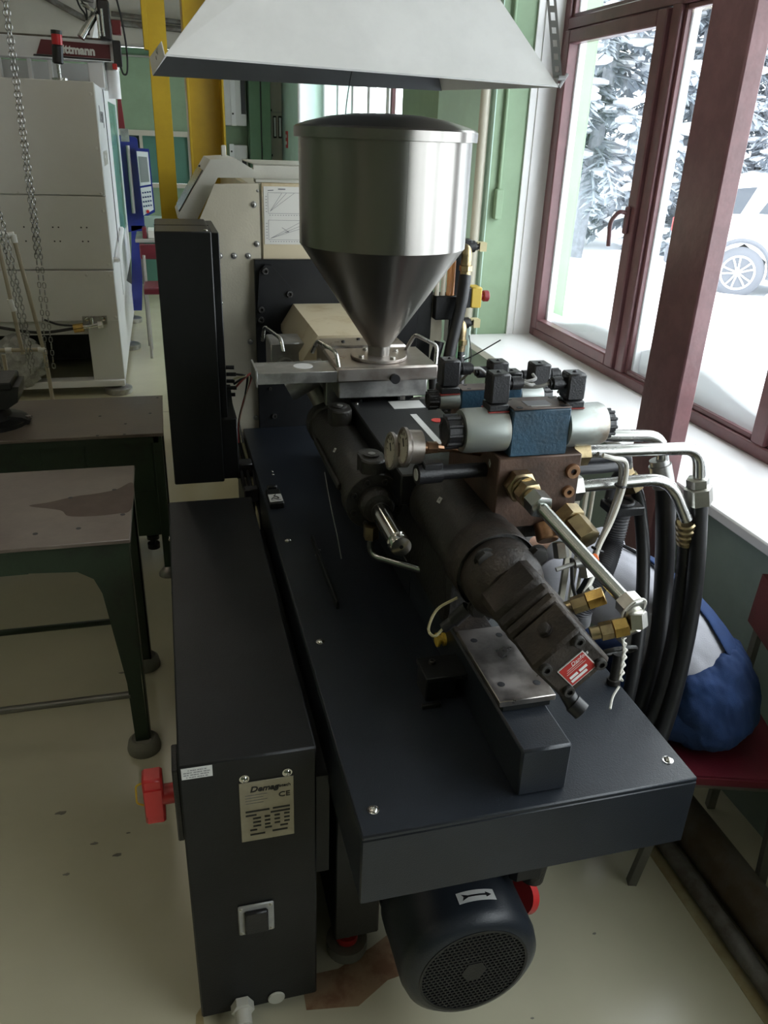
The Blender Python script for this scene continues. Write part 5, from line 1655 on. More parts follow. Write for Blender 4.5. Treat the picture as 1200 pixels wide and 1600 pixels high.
chain('hoist_chain', [(-1.16, cy_ - .02, CEIL), (-.96, cy_ - .02, 2.1), (-.83, cy_ - .02, 1.5), (-.80, cy_ - .02, 1.1), (-.785, cy_ - .02, .72)], 'leftmost hoist chain at the edge of the bundle')
hk = single(MB().cyl((-.882, cy_, 2.1), (-.882, cy_, CEIL), .008, n=8).box(-.905, -.86, cy_ - .03, cy_ + .03, 2.00, 2.12, .01).tube(smooth_path([(-.87, cy_, 2.0), (-.865, cy_, 1.95), (-.85, cy_, 1.92), (-.865, cy_, 1.885), (-.90, cy_, 1.89)]), .016, 8), 'chain_hook', 'cap_orange', 'orange hook block of the chain hoist at the left edge', 'hook')

# white plastic pipe rack in front of the grey machine
RK = thing('pipe_rack', 'thin beige pipe rack with white plastic joints behind the chains', 'rack', (-.85, 5.2, 0))
part(MB().cyl((-.84, 5.2, 1.40), (-.77, 5.2, .76), .012, n=10), 'pipe', 'pvc_beige', RK)
part(MB().cyl((-1.25, 5.2, .745), (-.79, 5.2, .745), .012, n=10), 'pipe', 'pvc_beige', RK)
part(MB().cyl((-.93, 5.2, 1.42), (-.89, 5.2, .72), .012, n=10), 'pipe', 'pvc_beige', RK)
part(MB().cyl((-.765, 5.2, .745), (-.75, 5.2, .0), .012, n=10), 'pipe', 'pvc_beige', RK)
part(MB().cyl((-1.0, 5.2, .72), (-1.0, 5.2, .0), .012, n=10), 'pipe', 'pvc_beige', RK)
for (p, q) in (((-.80, 5.2, .745), (-.755, 5.2, .745)), ((-.87, 5.2, 1.41), (-.835, 5.2, 1.415)), ((-.95, 5.2, 1.42), (-.86, 5.2, 1.41)), ((-.93, 5.2, 1.44), (-.93, 5.2, 1.50)), ((-.915, 5.2, 1.05), (-.90, 5.2, .98)), ((-.84, 5.2, 1.415), (-.838, 5.2, 1.37)), ((-.95, 5.2, .745), (-.985, 5.2, .745))):
    part(MB().cyl(p, q, .017, n=12), 'pipe_joint', 'pvc_white', RK)
part(MB().sphere((-.96, 5.2, 1.46), .05, (1, .7, .9)), 'pipe_joint', 'pvc_white', RK)

# ================================================================ grey moulding machine in the background
G = thing('molding_machine', 'large pale grey moulding machine with blue control panel in the left background', 'machine', (-1.4, 8.2, 0))
gy, gx = 6.7, -.40
part(MB().box(-4.2, gx - .02, gy + .02, 10.4, .62, 2.265, .01), 'upper_body', 'machine_grey', G)
for (z0, z1) in ((.995, 1.52), (1.527, 2.277)):
    part(MB().box(-2.6, gx - .002, gy, gy + .02, z0, z1, .003), 'front_panel', 'machine_grey', G)
part(MB().box(-2.6, gx, gy - .02, gy + .02, .605, .985, .003), 'front_panel', 'machine_grey', G)
for (x, z) in ((gx - .03, 2.20), (gx - .03, 1.85), (gx - .03, 1.54), (gx - .03, 1.42), (gx - .03, 1.03), (gx - .03, .95), (gx - .2, .955), (-1.0, 1.535), (gx - .02, .63)):
    screw(G, (x, gy - (.02 if z < .99 else 0), z), (0, -1, 0), .014, 'machine_grey')
for (x, z) in ((-1.0, 1.30), (-.80, 1.30), (-.76, 1.30), (-.60, 1.30), (-.56, 1.30), (-1.0, 1.20), (-.80, 1.20), (-.76, 1.20), (-.60, 1.20), (-.56, 1.20)):
    part(MB().cyl((x, gy, z), (x, gy - .003, z), .006, n=8), 'vent_hole', 'print_black', G)
# base with the dark opening
part(MB().box(-.64, gx, gy, gy + .06, .09, .605, .004), 'base_leg', 'machine_grey', G)
part(MB().box(-2.6, gx, gy - .03, gy + .10, .07, .125, .006), 'base_sill', 'machine_white', G)
part(MB().box(-2.6, -.64, gy + .03, gy + .06, .49, .605), 'base_panel', 'machine_grey', G)
part(MB().box(-4.2, gx - .02, gy + .9, 10.4, .07, .62), 'base_block', 'machine_inner', G)
part(MB().box(gx - .02, gx, gy + .06, gy + 1.4, .09, .62, .003), 'base_side', 'machine_white', G)
part(MB().prism([(gy + 1.4, .62), (gy + 1.4, .09), (gy + 3.4, .07), (gy + 3.4, .30), (gy + 1.8, .62)], 'x', gx - .02, gx), 'base_side', 'machine_white', G)
part(MB().box(gx - .02, gx + .002, gy + .02, gy + 1.0, .625, 2.272, .003), 'side_panel', 'machine_white', G)
# sliding guard on the right side
gd = part(MB().prism([(gy + 1.02, .62), (gy + 1.02, 2.32), (gy + 1.6, 2.34), (gy + 1.6, .62)], 'x', gx - .02, gx + .006).prism([(gy + 1.6, .62), (gy + 1.6, 1.0), (gy + 3.4, 1.0), (gy + 3.4, .62)], 'x', gx - .02, gx + .006).prism([(gy + 1.6, 2.2), (gy + 1.6, 2.34), (gy + 3.4, 2.34), (gy + 3.4, 2.2)], 'x', gx - .02, gx + .006).box(gx - .02, gx + .006, gy + 3.3, gy + 3.4, 1.0, 2.2), 'sliding_guard', 'machine_white', G)
part(MB().box(gx - .01, gx - .004, gy + 1.6, gy + 3.3, 1.0, 2.2), 'guard_window', 'teal_panel', gd)
part(MB().box(gx + .003, gx + .008, gy + 1.008, gy + 1.02, .95, 2.29), 'guard_seam', 'print_black', G)
hb2 = MB().tube(bend_path([(gx, gy + .10, 1.10), (gx + .04, gy + .12, 1.09), (gx + .05, gy + .95, 1.10), (gx, gy + 1.0, 1.12)], .03), .012, 8)
hb2 = MB().tube([(gx + .035, gy + .12, 1.05), (gx + .035, gy + 1.35, 1.15)], .017, 10).cyl((gx, gy + .12, 1.05), (gx + .04, gy + .12, 1.05), .02, n=10).cyl((gx, gy + 1.35, 1.15), (gx + .04, gy + 1.35, 1.15), .02, n=10)
part(hb2, 'pull_handle', 'machine_white', G)
# faded lettering on the side panel
text('side_lettering', 'Demag', 'print_grey', G, (gx + .003, gy + .25, 2.02), .17, (0, 1, 0), (0, 0, 1), depth=.001)
text('side_lettering', 'NGIII 80', 'console_grey', G, (gx + .003, gy + .22, 1.72), .15, (0, 1, 0), (0, 0, 1), depth=.001)
for (x, y) in ((gx - .06, gy + .04), (gx - .02, gy + 1.55), (gx - .02, gy + 2.8), (-2.4, gy + .04)):
    part(MB().lathe((x, y, 0), (0, 0, 1), [(.105, 0), (.11, .01), (.11, .045), (.09, .055), (.02, .06), (.02, .1)], 28), 'machine_foot', 'steel_dull', G)
# hose and valve below the panel
part(MB().tube(smooth_path([(-2.0, gy - .05, .72), (-1.3, gy - .06, .58), (-1.0, gy - .06, .53), (-.75, gy - .06, .555), (-.62, gy - .06, .58)]), .012, 8), 'air_hose', 'rubber', G)
part(MB().tube(smooth_path([(-.95, gy - .02, .62), (-.85, gy - .04, .585), (-.72, gy - .05, .575)]), .008, 8), 'air_hose', 'rubber', G)
part(MB().cyl((-.74, gy - .06, .555), (-.665, gy - .06, .565), .034, n=14), 'valve', 'brass', G)
part(MB().cyl((-.665, gy - .06, .565), (-.53, gy - .06, .585), .018, n=12).cyl((-.60, gy - .06, .58), (-.60, gy - .06, .64), .014, n=10).hexn((-.56, gy - .06, .58), (-.52, gy - .06, .585), .028), 'coupling', 'tube_steel', G)
part(MB().box(-.67, -.485, gy - .028, gy - .02, .575, .645, .003), 'valve_plate', 'steel_dull', G)
bolt(G, (-.635, gy - .028, .62), (0, -1, 0), .016, 'chrome')
bolt(G, (-.515, gy - .028, .62), (0, -1, 0), .016, 'chrome')
# clear plastic bag hanging in the opening
bg = MB()
random.seed(3)
vs, fs = [], []
nu, nv_ = 26, 22
for j_ in range(nv_ + 1):
    th = PI * j_ / nv_
    for i_ in range(nu):
        a = 2 * PI * i_ / nu
        rr_ = 1 + .16 * math.sin(5 * a + 7 * th) + .10 * math.sin(9 * a - 11 * th) + .05 * random.uniform(-1, 1)
        vs.append((-1.17 + .17 * rr_ * math.sin(th) * math.cos(a), gy - .02 + .09 * rr_ * math.sin(th) * math.sin(a), .30 + .21 * math.cos(th) * (1 + .05 * math.sin(6 * a))))
for j_ in range(nv_):
    for i_ in range(nu):
        k_ = (i_ + 1) % nu
        fs.append((j_ * nu + i_, j_ * nu + k_, (j_ + 1) * nu + k_, (j_ + 1) * nu + i_))
bg.add(vs, fs)
part(bg, 'plastic_bag', 'plastic_bag', G)
# signal lamp on the roof
SL = part(MB().cyl((-.645, gy + .25, 2.265), (-.645, gy + .25, 2.30), .055, n=18).cyl((-.645, gy + .25, 2.30), (-.645, gy + .25, 2.40), .012, n=10), 'lamp_pole', 'tube_steel', G)
part(MB().cyl((-.645, gy + .25, 2.39), (-.635, gy + .25, 2.51), .038, n=18, ch=.008), 'lamp_base', 'black_plastic', SL)
part(MB().cyl((-.635, gy + .25, 2.51), (-.632, gy + .25, 2.575), .037, n=18), 'lamp_lens', 'lamp_red', SL)
part(MB().cyl((-.632, gy + .25, 2.575), (-.631, gy + .25, 2.60), .038, n=18), 'lamp_top', 'black_plastic', SL)
# blue control panel
part(MB().prism([(-.375, 1.90), (-.36, 1.92), (-.21, 1.90), (-.195, 1.88), (-.20, 1.00), (-.375, .95)], 'y', 9.62, 9.72), 'panel_carrier', 'blue_gloss', G)
part(MB().prism([(-.42, .10), (-.31, .10), (-.215, 1.02), (-.34, 1.02)], 'y', 9.62, 9.70), 'panel_post', 'blue_gloss', G)
part(MB().cyl((-.30, 9.59, 1.15), (-.30, 9.59, 1.82), .02, n=10), 'grab_bar', 'desk_grey', G)
cpn = part(MB().prism([(-.225, 1.80), (-.085, 1.795), (-.075, 1.17), (-.215, 1.10)], 'y', 9.54, 9.60), 'control_panel', 'blue_gloss', G)
part(MB().prism([(-.214, 1.77), (-.098, 1.765), (-.094, 1.45), (-.208, 1.43)], 'y', 9.535, 9.545), 'screen_frame', 'machine_white', cpn)
part(MB().prism([(-.20, 1.72), (-.112, 1.715), (-.108, 1.475), (-.196, 1.465)], 'y', 9.53, 9.536), 'screen', 'screen_grey', cpn)
part(MB().prism([(-.206, 1.41), (-.093, 1.43), (-.088, 1.195), (-.198, 1.135)], 'y', 9.535, 9.545), 'keypad', 'machine_white', cpn)
for r_ in range(4):
    for c_ in range(4):
        part(MB().box(-.193 + .025 * c_, -.176 + .025 * c_, 9.53, 9.536, 1.355 - .045 * r_ + .004 * c_, 1.37 - .045 * r_ + .004 * c_), 'key', 'print_blue', cpn)
part(MB().cyl((-.15, 9.535, 1.175), (-.15, 9.52, 1.175), .017, n=12), 'stop_button', 'switch_red', cpn)
part(MB().prism([(-.36, 1.98), (-.30, 1.98), (-.315, 2.28), (-.345, 2.28)], 'y', 9.3, 9.36), 'arm_column', 'arm_red', G)
part(MB().box(-.35, -.27, 9.3, 9.36, 1.86, 1.98), 'arm_joint', 'steel_dull', G)

# ---- handling robot on the roof
RB = thing('handling_robot', 'linear handling robot with maroon name band on the roof of the grey machine', 'robot', (-1.0, 7.5, 2.265))
part(MB().box(-2.6, -.26, 7.5, 7.72, 2.455, 2.60, .008), 'beam', 'machine_white', RB)
part(MB().box(-2.6, -.27, 7.52, 7.72, 2.60, 2.615), 'beam_cover', 'pipe_grey', RB)
band = part(MB().prism([(-.845, 2.482), (-.80, 2.582), (-.30, 2.572), (-.30, 2.474)], 'y', 7.494, 7.50), 'name_band', 'band_maroon', RB)
part(MB().prism([(-.87, 2.468), (-.865, 2.48), (-.30, 2.471), (-.30, 2.459)], 'y', 7.494, 7.50), 'band_line', 'print_black', RB)
text('name_lettering', 'wittmann', 'print_white', band, (-.71, 7.492, 2.500), .082, (1, 0, -.02), (0, 0, 1), bold=.004, sx=.95)
for x in (-1.15, -.93, -.78):
    part(MB().box(x, x + .03, 7.55, 7.62, 2.265, 2.455, .004), 'rail_post', 'machine_white', RB)
part(MB().box(-2.6, -.36, 7.90, 7.92, 2.265, 2.455), 'rear_panel', 'machine_grey', RB)
part(MB().box(-.485, -.36, 7.54, 7.66, 2.265, 2.455, .01), 'foot_post', 'machine_white', RB)
part(MB().cyl((-.30, 7.6, 2.20), (-.30, 7.6, 2.40), .05, n=16), 'cylinder', 'machine_white', RB)
part(MB().cyl((-.30, 7.6, 2.40), (-.30, 7.6, 2.46), .055, n=16), 'cylinder_cap', 'steel_dull', RB)
part(MB().box(-.36, -.275, 7.40, 7.52, 2.60, 2.86, .008), 'arm_drive', 'black_plastic', RB)
part(MB().prism([(-.36, 2.86), (-.28, 2.86), (-.295, 2.99), (-.355, 2.99)], 'y', 7.40, 7.52), 'arm_head', 'arm_red', RB)
part(MB().box(-.27, -.20, 7.45, 7.52, 2.64, 2.74, .006), 'arm_motor', 'arm_red', RB)
part(MB().box(-.275, -.215, 7.42, 7.50, 2.42, 2.60, .006), 'cable_carrier', 'black_plastic', RB)
part(MB().box(-.29, -.255, 7.40, 7.46, 2.40, 2.44, .004), 'gripper_clamp', 'switch_red', RB)
part(MB().tube(smooth_path([(-.34, 7.45, 3.3), (-.22, 7.42, 2.9), (-.175, 7.42, 2.6), (-.18, 7.42, 2.40), (-.21, 7.42, 2.37), (-.23, 7.42, 2.42)]), .008, 6), 'robot_cable', 'rubber', RB)
part(MB().tube(smooth_path([(-.56, 7.42, 3.2), (-.50, 7.42, 2.85), (-.45, 7.42, 2.75), (-.44, 7.42, 2.62)]), .008, 6).tube(smooth_path([(-.55, 7.42, 3.2), (-.48, 7.42, 2.88), (-.44, 7.42, 2.78), (-.455, 7.42, 2.62)]), .007, 6), 'robot_cable', 'rubber', RB)
# feeder cone above
FD = thing('material_feeder', 'small white feeder cone with clear tube above the robot beam', 'feeder', (-.40, 7.44, 2.6))
part(MB().lathe((-.385, 7.46, 2.78), (0, 0, 1), [(.02, 0), (.095, .20), (.10, .42), (.0, .42)], 24), 'cone', 'machine_white', FD)
part(MB().cyl((-.43, 7.40, 2.84), (-.42, 7.40, 2.96), .05, n=18), 'clamp_ring', 'pipe_grey', FD)
part(MB().cyl((-.36, 7.46, 2.80), (-.50, 7.40, 2.60), .03, n=14), 'outlet_tube', 'tube_steel', FD)
part(MB().tube([(-.33, 7.4, 2.62), (-.33, 7.4, 2.80)], .012, 8).tube([(-.36, 7.4, 2.62), (-.36, 7.4, 2.76)], .012, 8).torus((-.42, 7.42, 2.80), (.5, 0, 1), .055, .012, 20, 6), 'fittings', 'tube_steel', FD)

# ceiling conduits at upper left
cdt = thing('cable_conduit', 'dark conduit running along the beige upper wall', 'conduit', (-.6, 11.9, 3.1))
part(MB().tube(bend_path([(-1.55, 11.9, 3.55), (-.72, 11.9, 3.16), (1.2, 11.9, 3.10)], .08), .035, 8), 'pipe', 'pipe_grey', cdt)
part(MB().tube([(-.42, 11.88, 3.24), (1.2, 11.88, 3.16)], .028, 8), 'pipe', 'pipe_grey', cdt)
single(MB().tube([(-.35, 10.5, 3.6), (-.62, 10.5, 2.75)], .05, 8), 'vent_duct', 'machine_grey', 'slanting grey duct pipe behind the signal lamp', 'duct')

# ================================================================ far end: desk, chair, door, cupboards
DK = thing('office_desk', 'small grey desk with papers behind the blue control panel', 'desk', (.05, 8.6, 0))
part(MB().box(-.27, .6, 8.3, 9.0, 1.0, 1.03, .004), 'desk_top', 'desk_grey', DK)
for x in (-.22, .55):
    for y in (8.34, 8.94):
        part(MB().box(x - .015, x + .015, y - .015, y + .015, 0, 1.0), 'leg', 'chair_metal', DK)
part(MB().box(-.22, .55, 8.95, 8.96, .4, .95), 'back_panel', 'teal_panel', DK)
PB = thing('paper_box', 'white sheets and a red binder lying on the grey desk', 'papers', (-.08, 8.5, 1.03))
part(MB().box(-.15, .08, 8.38, 8.7, 1.03, 1.10, .004), 'paper_stack', 'paper', PB)
part(MB().box(-.20, -.16, 8.36, 8.5, 1.03, 1.13, .003), 'binder', 'seat_maroon', PB)
part(MB().box(-.18, .06, 8.75, 8.9, 1.03, 1.19, .003), 'tray', 'wall_grey_green', PB)
CH2 = thing('stool_chair', 'red seated metal chair in front of the grey desk', 'chair', (-.1, 8.1, 0))
part(MB().box(-.22, .18, 7.80, 8.22, .60, .66, .01), 'seat', 'seat_maroon', CH2)
part(MB().box(-.235, .18, 8.20, 8.23, .86, 1.0, .01), 'backrest', 'seat_maroon', CH2)
for x in (-.20, .16):
    for y in (7.83, 8.19):
        part(MB().cyl((x, y, 0), (x, y, .60 if y < 8.0 else .9), .013, n=8), 'leg', 'desk_grey', CH2)
CB2 = thing('wall_cabinet', 'light grey wall cabinet beside the wide yellow column', 'cabinet', (1.02, 11.8, 2.0))
part(MB().box(.88, 1.17, 11.75, 12.0, 2.06, 2.9, .01), 'body', 'machine_grey', CB2)
part(MB().box(1.10, 1.16, 11.74, 11.75, 2.2, 2.85), 'window_slot', 'print_black', CB2)
part(MB().box(.97, 1.03, 11.735, 11.75, 2.06, 2.9), 'door_edge', 'machine_white', CB2)
part(MB().cyl((.99, 11.735, 2.2), (.99, 11.725, 2.2), .012, n=8), 'lock', 'print_black', CB2)
CB3 = thing('wall_cabinet', 'lower small grey box on the wall under the wall cabinet', 'cabinet', (1.0, 11.8, 1.4))
part(MB().box(.95, 1.17, 11.78, 12.0, 1.35, 1.83, .01), 'body', 'machine_grey', CB3)
part(MB().box(.93, .99, 11.76, 11.78, 1.35, 1.84), 'cover', 'machine_white', CB3)
part(MB().cyl((.955, 11.76, 1.75), (.955, 11.75, 1.75), .012, n=8), 'lock', 'print_black', CB3)
part(MB().box(1.09, 1.15, 11.77, 11.78, 1.56, 1.66), 'slot', 'print_black', CB3)
GR = thing('green_locker', 'tall dark green double locker at the far wall', 'locker', (1.33, 11.85, 0))
part(MB().box(1.19, 1.335, 11.62, 11.9, 0, 2.78, .005), 'door_leaf', 'wall_green_dark', GR)
part(MB().box(1.35, 1.47, 11.62, 11.9, 0, 2.78, .005), 'door_leaf', 'wall_green_dark', GR)
part(MB().box(1.335, 1.35, 11.64, 11.9, 0, 2.78), 'gap', 'print_black', GR)
d1 = thing('door_1', None, None, (1.56, 11.95, 0), kind='structure')
part(MB().box(1.50, 1.655, 11.92, 12.0, 0, 2.9, .004), 'door_leaf', 'door_beige', d1)
for x in (1.535, 1.605):
    part(MB().box(x, x + .045, 11.905, 11.92, 1.93, 2.20, .004), 'window_frame', 'print_black', d1)
    part(MB().box(x + .01, x + .035, 11.90, 11.907, 1.95, 2.18), 'pane', 'window_milky', d1)
for z in (2.25, 1.7, 2.65):
    part(MB().box(1.47, 1.52, 11.90, 11.92, z, z + .03), 'hinge', 'print_black', d1)
part(MB().box(1.50, 1.655, 11.91, 11.92, 2.23, 2.255), 'door_rail', 'desk_grey', d1)
sg2 = thing('safety_sign', 'small red and white notice on the pale pier by the door', 'sign', (1.64, 11.5, 1.8))
part(MB().box(1.648, 1.6595, 11.40, 11.55, 1.82, 2.02), 'plate', 'paper_sign_red', sg2)
part(MB().box(1.645, 1.649, 11.43, 11.52, 1.86, 1.90).box(1.645, 1.649, 11.43, 11.52, 1.94, 1.98), 'print', 'print_white', sg2)
rp2 = thing('riser_pipe', 'white vertical pipe at the corner of the far pale pier', 'pipe', (1.70, 10.3, 0))
part(MB().cyl((1.66, 10.36, 0), (1.66, 10.36, CEIL), .035, n=12), 'pipe', 'white_paint', rp2)

# ================================================================ chair and person
f = Vector((-.955, .296, 0)).normalized()
s = Vector((.296, .955, 0)).normalized()
A = Vector((1.298, 1.372, 0))
def cp(a, b, z):
    """point a metres forward of A along the chair, b metres inwards"""
    p = A + f * a + s * b
    return Vector((p.x, p.y, z))
CH = thing('wooden_chair', 'chair with maroon padded seat and grey metal legs beside the machine', 'chair', cp(-.1, .2, 0))
def slab(c4, z0, z1, b=0):
    return MB().prism([(p.x, p.y) for p in c4], 'z', z0, z1)
def rounded(a0, a1, b0, b1, r, n=5):
    out = []
    for (ca, cb_, st) in ((a1 - r, b1 - r, 0), (a0 + r, b1 - r, 90), (a0 + r, b0 + r, 180), (a1 - r, b0 + r, 270)):
        for k in range(n + 1):
            t = R(st + 90 * k / n)
            out.append(cp(ca + r * math.cos(t), cb_ + r * math.sin(t), 0))
    return out
so = part(slab(rounded(-.28, .07, 0, .40, .03), .425, .447), 'seat', 'seat_maroon', CH)
part(slab(rounded(-.275, .065, .005, .395, .03), .447, .453), 'seat_pad', 'seat_maroon', so)
part(slab(rounded(-.27, .05, .02, .38, .02), .395, .425), 'seat_frame', 'chair_metal', CH)
for (a, b, fa, fb) in ((.04, .035, .10, .03), (.04, .365, .10, .37), (-.25, .035, -.27, .02), (-.24, .355, -.24, .36)):
    mb = MB()
    p, q = cp(a, b, .41), cp(fa, fb, 0)
    for (c_, h) in ((p, 1), (q, 0)):
        pass
    u_ = f * .0125
    w_ = s * .0125
    mb.add([q - u_ - w_, q + u_ - w_, q + u_ + w_, q - u_ + w_, p - u_ - w_, p + u_ - w_, p + u_ + w_, p - u_ + w_], [(0, 1, 2, 3), (4, 5, 6, 7), (0, 1, 5, 4), (1, 2, 6, 5), (2, 3, 7, 6), (3, 0, 4, 7)])
    part(mb, 'leg', 'chair_metal', CH)
for b in (.035, .365):
    p, q = cp(-.235, b, .43), cp(-.245, b, .885)
    u_, w_ = f * .008, s * .016
    part(MB().add([p - u_ - w_, p + u_ - w_, p + u_ + w_, p - u_ + w_, q - u_ - w_, q + u_ - w_, q + u_ + w_, q - u_ + w_], [(0, 1, 2, 3), (4, 5, 6, 7), (0, 1, 5, 4), (1, 2, 6, 5), (2, 3, 7, 6), (3, 0, 4, 7)]), 'back_post', 'chair_metal', CH)
    part(MB().sphere(q, .017, (1, 1, .8)), 'post_cap', 'white_plastic', CH)
br_ = MB()
p0, p1, q0, q1 = cp(-.228, .0, .70), cp(-.228, .42, .70), cp(-.234, .0, .865), cp(-.234, .42, .865)
br_.add([p0, p1, q1, q0, p0 - f * .02, p1 - f * .02, q1 - f * .02, q0 - f * .02], [(0, 1, 2, 3), (4, 5, 6, 7), (0, 1, 5, 4), (1, 2, 6, 5), (2, 3, 7, 6), (3, 0, 4, 7)])
part(br_, 'backrest', 'seat_maroon', CH)

PS = thing('person', 'person in white t-shirt and blue overalls bent forward on the chair', 'person', (1.36, 1.52, 0))
sd = Vector((.80, .60, 0))          # across the body
spine = [((1.450, 1.49, .475), .10, .06), ((1.445, 1.50, .505), .135, .095), ((1.422, 1.535, .565), .150, .118), ((1.385, 1.585, .645), .148, .120), ((1.345, 1.645, .72), .145, .115), ((1.285, 1.71, .778), .145, .112), ((1.22, 1.78, .820), .155, .110), ((1.16, 1.85, .850), .160, .105), ((1.105, 1.91, .865), .14, .09), ((1.07, 1.945, .87), .08, .07)]
def rings(i0, i1, grow=0.0):
    out = []
    for i in range(i0, i1 + 1):
        c, a, b = spine[i]
        c = Vector(c)
        t = (Vector(spine[min(i + 1, len(spine) - 1)][0]) - Vector(spine[max(i - 1, 0)][0])).normalized()
        w_ = sd.cross(t).normalized()
        out.append((c, sd * (a + grow), w_ * (b + grow)))
    return out
def subdiv(o, lv=2):
    md = o.modifiers.new('subdivision', 'SUBSURF')
    md.levels = lv
    md.render_levels = lv
    return o
# body: one continuous skinned figure
def skinned(name, nodes, edges, m_, parent, root=0):
    me = bpy.data.meshes.new(name)
    org = ORG[parent.name]
    me.from_pydata([tuple(Vector(n[0]) - org) for n in nodes], edges, [])
    o = bpy.data.objects.new(name, me)
    col.objects.link(o)
    o.parent = parent
    ORG[o.name] = org
    md = o.modifiers.new('skin', 'SKIN')
    md.use_smooth_shade = True
    sv = me.skin_vertices[0].data if me.skin_vertices else None
    if sv is None:
        bpy.context.view_layer.objects.active = o
        with bpy.context.temp_override(object=o, active_object=o):
            bpy.ops.mesh.customdata_skin_add()
        sv = me.skin_vertices[0].data
    for i, n in enumerate(nodes):
        r_ = n[1]
        sv[i].radius = (r_, r_) if not isinstance(r_, tuple) else r_
        sv[i].use_root = (i == root)
    me.materials.append(MATS[m_])
    subdiv(o, 2)
    return o
N = [((1.445, 1.535, .57), .09), ((1.345, 1.645, .70), .09), ((1.22, 1.78, .80), .09), ((1.13, 1.88, .855), .08), ((1.06, 1.95, .865), .05), ((1.015, 2.00, .85), .075), ((.975, 2.05, .815), .082), ((.95, 2.085, .775), .06)]
E_ = [(i, i + 1) for i in range(7)]
def limb(start, pts):
    last = start
    for p in pts:
        N.append(p)
        E_.append((last, len(N) - 1))
        last = len(N) - 1
    return last
for sgn in (-1, 1):
    sh = Vector((1.13, 1.86, .85)) + sd * (.16 * sgn)
    el = sh + Vector((-.02, .10, -.25))
    if sgn < 0:
        el = sh + Vector((.05, .06, -.26))
    wr = el + Vector((-.0, .19, -.08))
    w_i = limb(3, [(tuple(sh), .055), (tuple(el), .042), (tuple(wr), .030), (tuple(wr + Vector((0, .05, -.02))), .035)])
    pm_ = wr + Vector((0, .05, -.02))
    for k in range(4):
        b0 = pm_ + Vector((-.025 + .017 * k, .045, -.012))
        L = (.07, .08, .075, .06)[k]
        limb(w_i, [(tuple(b0), .009), (tuple(b0 + Vector((0, L * .5, -.012))), .0085), (tuple(b0 + Vector((0, L * .85, -.035))), .0075)])
    limb(w_i, [(tuple(pm_ + Vector((-.035 * -sgn, .02, -.015))), .010), (tuple(pm_ + Vector((-.05 * -sgn, .05, -.03))), .008)])
for (kn, an, ft) in (((1.13, 1.66, .50), (1.16, 1.68, .10), (1.08, 1.71, .04)), ((1.16, 1.92, .50), (1.18, 1.92, .10), (1.09, 1.96, .04))):
    hip = Vector((1.43, 1.54, .555)) + (sd * -.09 if kn[1] < 1.8 else sd * .09)
    limb(0, [(tuple(hip), .085), (kn, .06), (an, .04), (ft, .04)])
body = skinned('body', N, E_, 'skin', PS)
hair = MB().sphere((.985, 2.035, .845), .098, (1.0, 1.0, .95), 18, 12)
part(hair, 'hair', 'hair_dark', PS)
shirt = part(MB().loft(rings(1, 9, .0), 28), 'shirt', 'fabric_white', PS)
subdiv(shirt, 2)
for sgn in (-1, 1):
    sh = Vector((1.13, 1.86, .85)) + sd * (.13 * sgn)
    e = sh + Vector((-.01, .06, -.14)) + sd * (.05 * sgn)
    part(MB().tube(smooth_path([sh - sd * (.03 * sgn), sh + sd * (.03 * sgn), e]), .07, 16, rs=[.075 - .0008 * k for k in range(13)]), 'sleeve', 'fabric_white', PS)
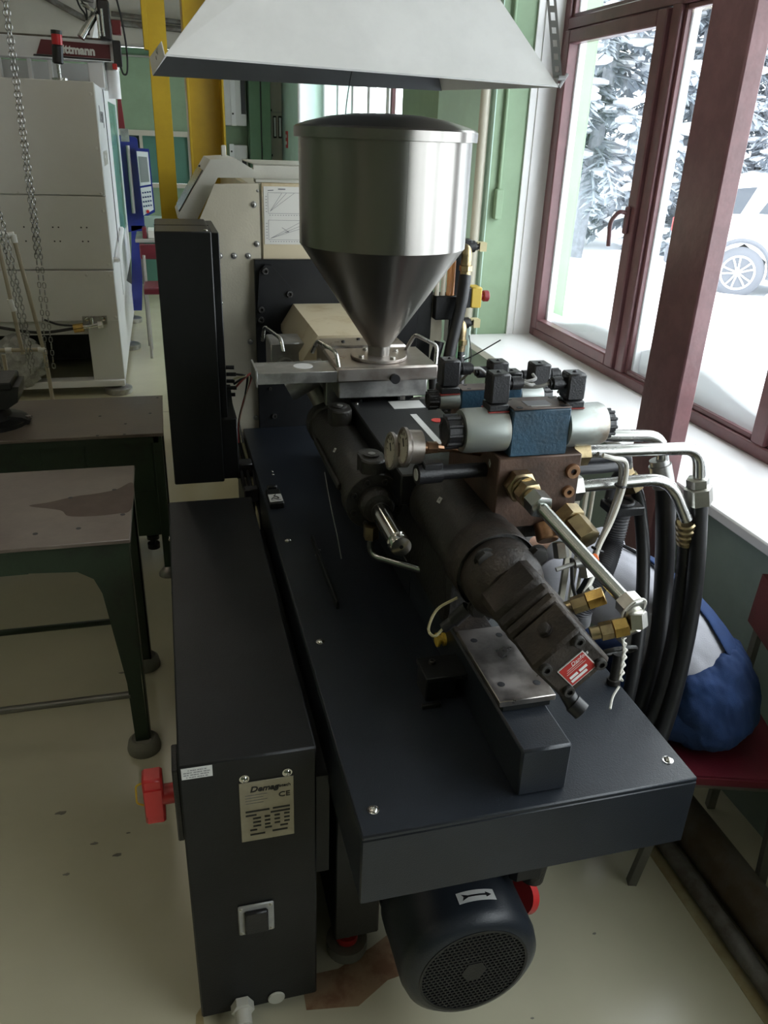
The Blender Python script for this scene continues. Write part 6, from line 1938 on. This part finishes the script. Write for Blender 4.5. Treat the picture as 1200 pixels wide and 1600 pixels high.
# dark piping across the shoulders of the shirt
def back_line(i, t0, t1, grow, n=14, tshift=0.0):
    c, a, b = spine[i]
    rr = rings(i, i, grow)[0]
    out = []
    for k in range(n + 1):
        t = R(t0 + (t1 - t0) * k / n)
        out.append(rr[0] + rr[1] * math.cos(t) + rr[2] * math.sin(t))
    return out
UPS = 1 if rings(5, 5)[0][2].z > 0 else -1
part(MB().tube(smooth_path([back_line(i, a_ * UPS, a_ * UPS, .006, 1)[0] for i, a_ in ((5, 66), (6, 76), (7, 84), (8, 90))]), .0055, 8), 'piping', 'fabric_black', PS)
r3 = rings(3, 4, .017)
ov = MB().loft(rings(0, 3, .019) + [tuple(a_.lerp(b_, .35) for a_, b_ in zip(r3[0], r3[1]))], 28)
ov_o = part(ov, 'overalls', 'fabric_blue', PS)
subdiv(ov_o, 2)
def creases(o, size, strength, seed):
    tx = bpy.data.textures.new('cloth_folds', 'CLOUDS')
    tx.noise_scale = size
    tx.noise_depth = 2
    md = o.modifiers.new('folds', 'DISPLACE')
    md.texture = tx
    md.texture_coords = 'LOCAL'
    md.strength = strength
    md.mid_level = 0.5
creases(ov_o, .06, .024, 1)
creases(shirt, .10, .016, 2)
ov_o.modifiers['subdivision'].levels = ov_o.modifiers['subdivision'].render_levels = 3
shirt.modifiers['subdivision'].levels = shirt.modifiers['subdivision'].render_levels = 3
# back bib running up to the straps
bib = []
for i, (h0, h1) in ((3, (20, 104)), (4, (46, 92)), (5, (56, 82)), (6, (62, 78))):
    bib.append(back_line(i, h0 * UPS, h1 * UPS, .014, 8))
vs = [p for r_ in bib for p in r_]
fs = [(i * 9 + k, i * 9 + k + 1, (i + 1) * 9 + k + 1, (i + 1) * 9 + k) for i in range(3) for k in range(8)]
bib_o = part(MB().add(vs, fs), 'back_bib', 'fabric_blue', PS)
md = bib_o.modifiers.new('thickness', 'SOLIDIFY')
md.thickness = .006
subdiv(bib_o, 1)
for (kn, an, w0) in (((1.13, 1.66, .50), (1.16, 1.68, .06), -.09), ((1.16, 1.92, .50), (1.18, 1.92, .06), .09)):
    hip = Vector((1.43, 1.54, .56)) + sd * w0 * .8
    pth = smooth_path([hip, Vector(kn) * .6 + hip * .4 + Vector((0, 0, .015)), kn, Vector(kn) * .5 + Vector(an) * .5, an], 6)
    k_ = len(pth)
    part(MB().tube(pth, .1, 18, rs=[.098 - .035 * min(1, i / (k_ * .6)) for i in range(k_)]), 'trouser_leg', 'fabric_blue', ov_o)
    part(MB().sphere((an[0] - .05, an[1] + .02, .045), 1, (.13, .055, .045), 16, 10), 'shoe', 'rubber', PS)
# stitched label on the waist
lb = back_line(2, 20 * UPS, 38 * UPS, .018, 6)
part(MB().tube(lb, .0012, 5).tube([p + Vector((.012, -.02, -.03)) for p in lb], .0012, 5), 'stitching', 'print_white', ov_o)
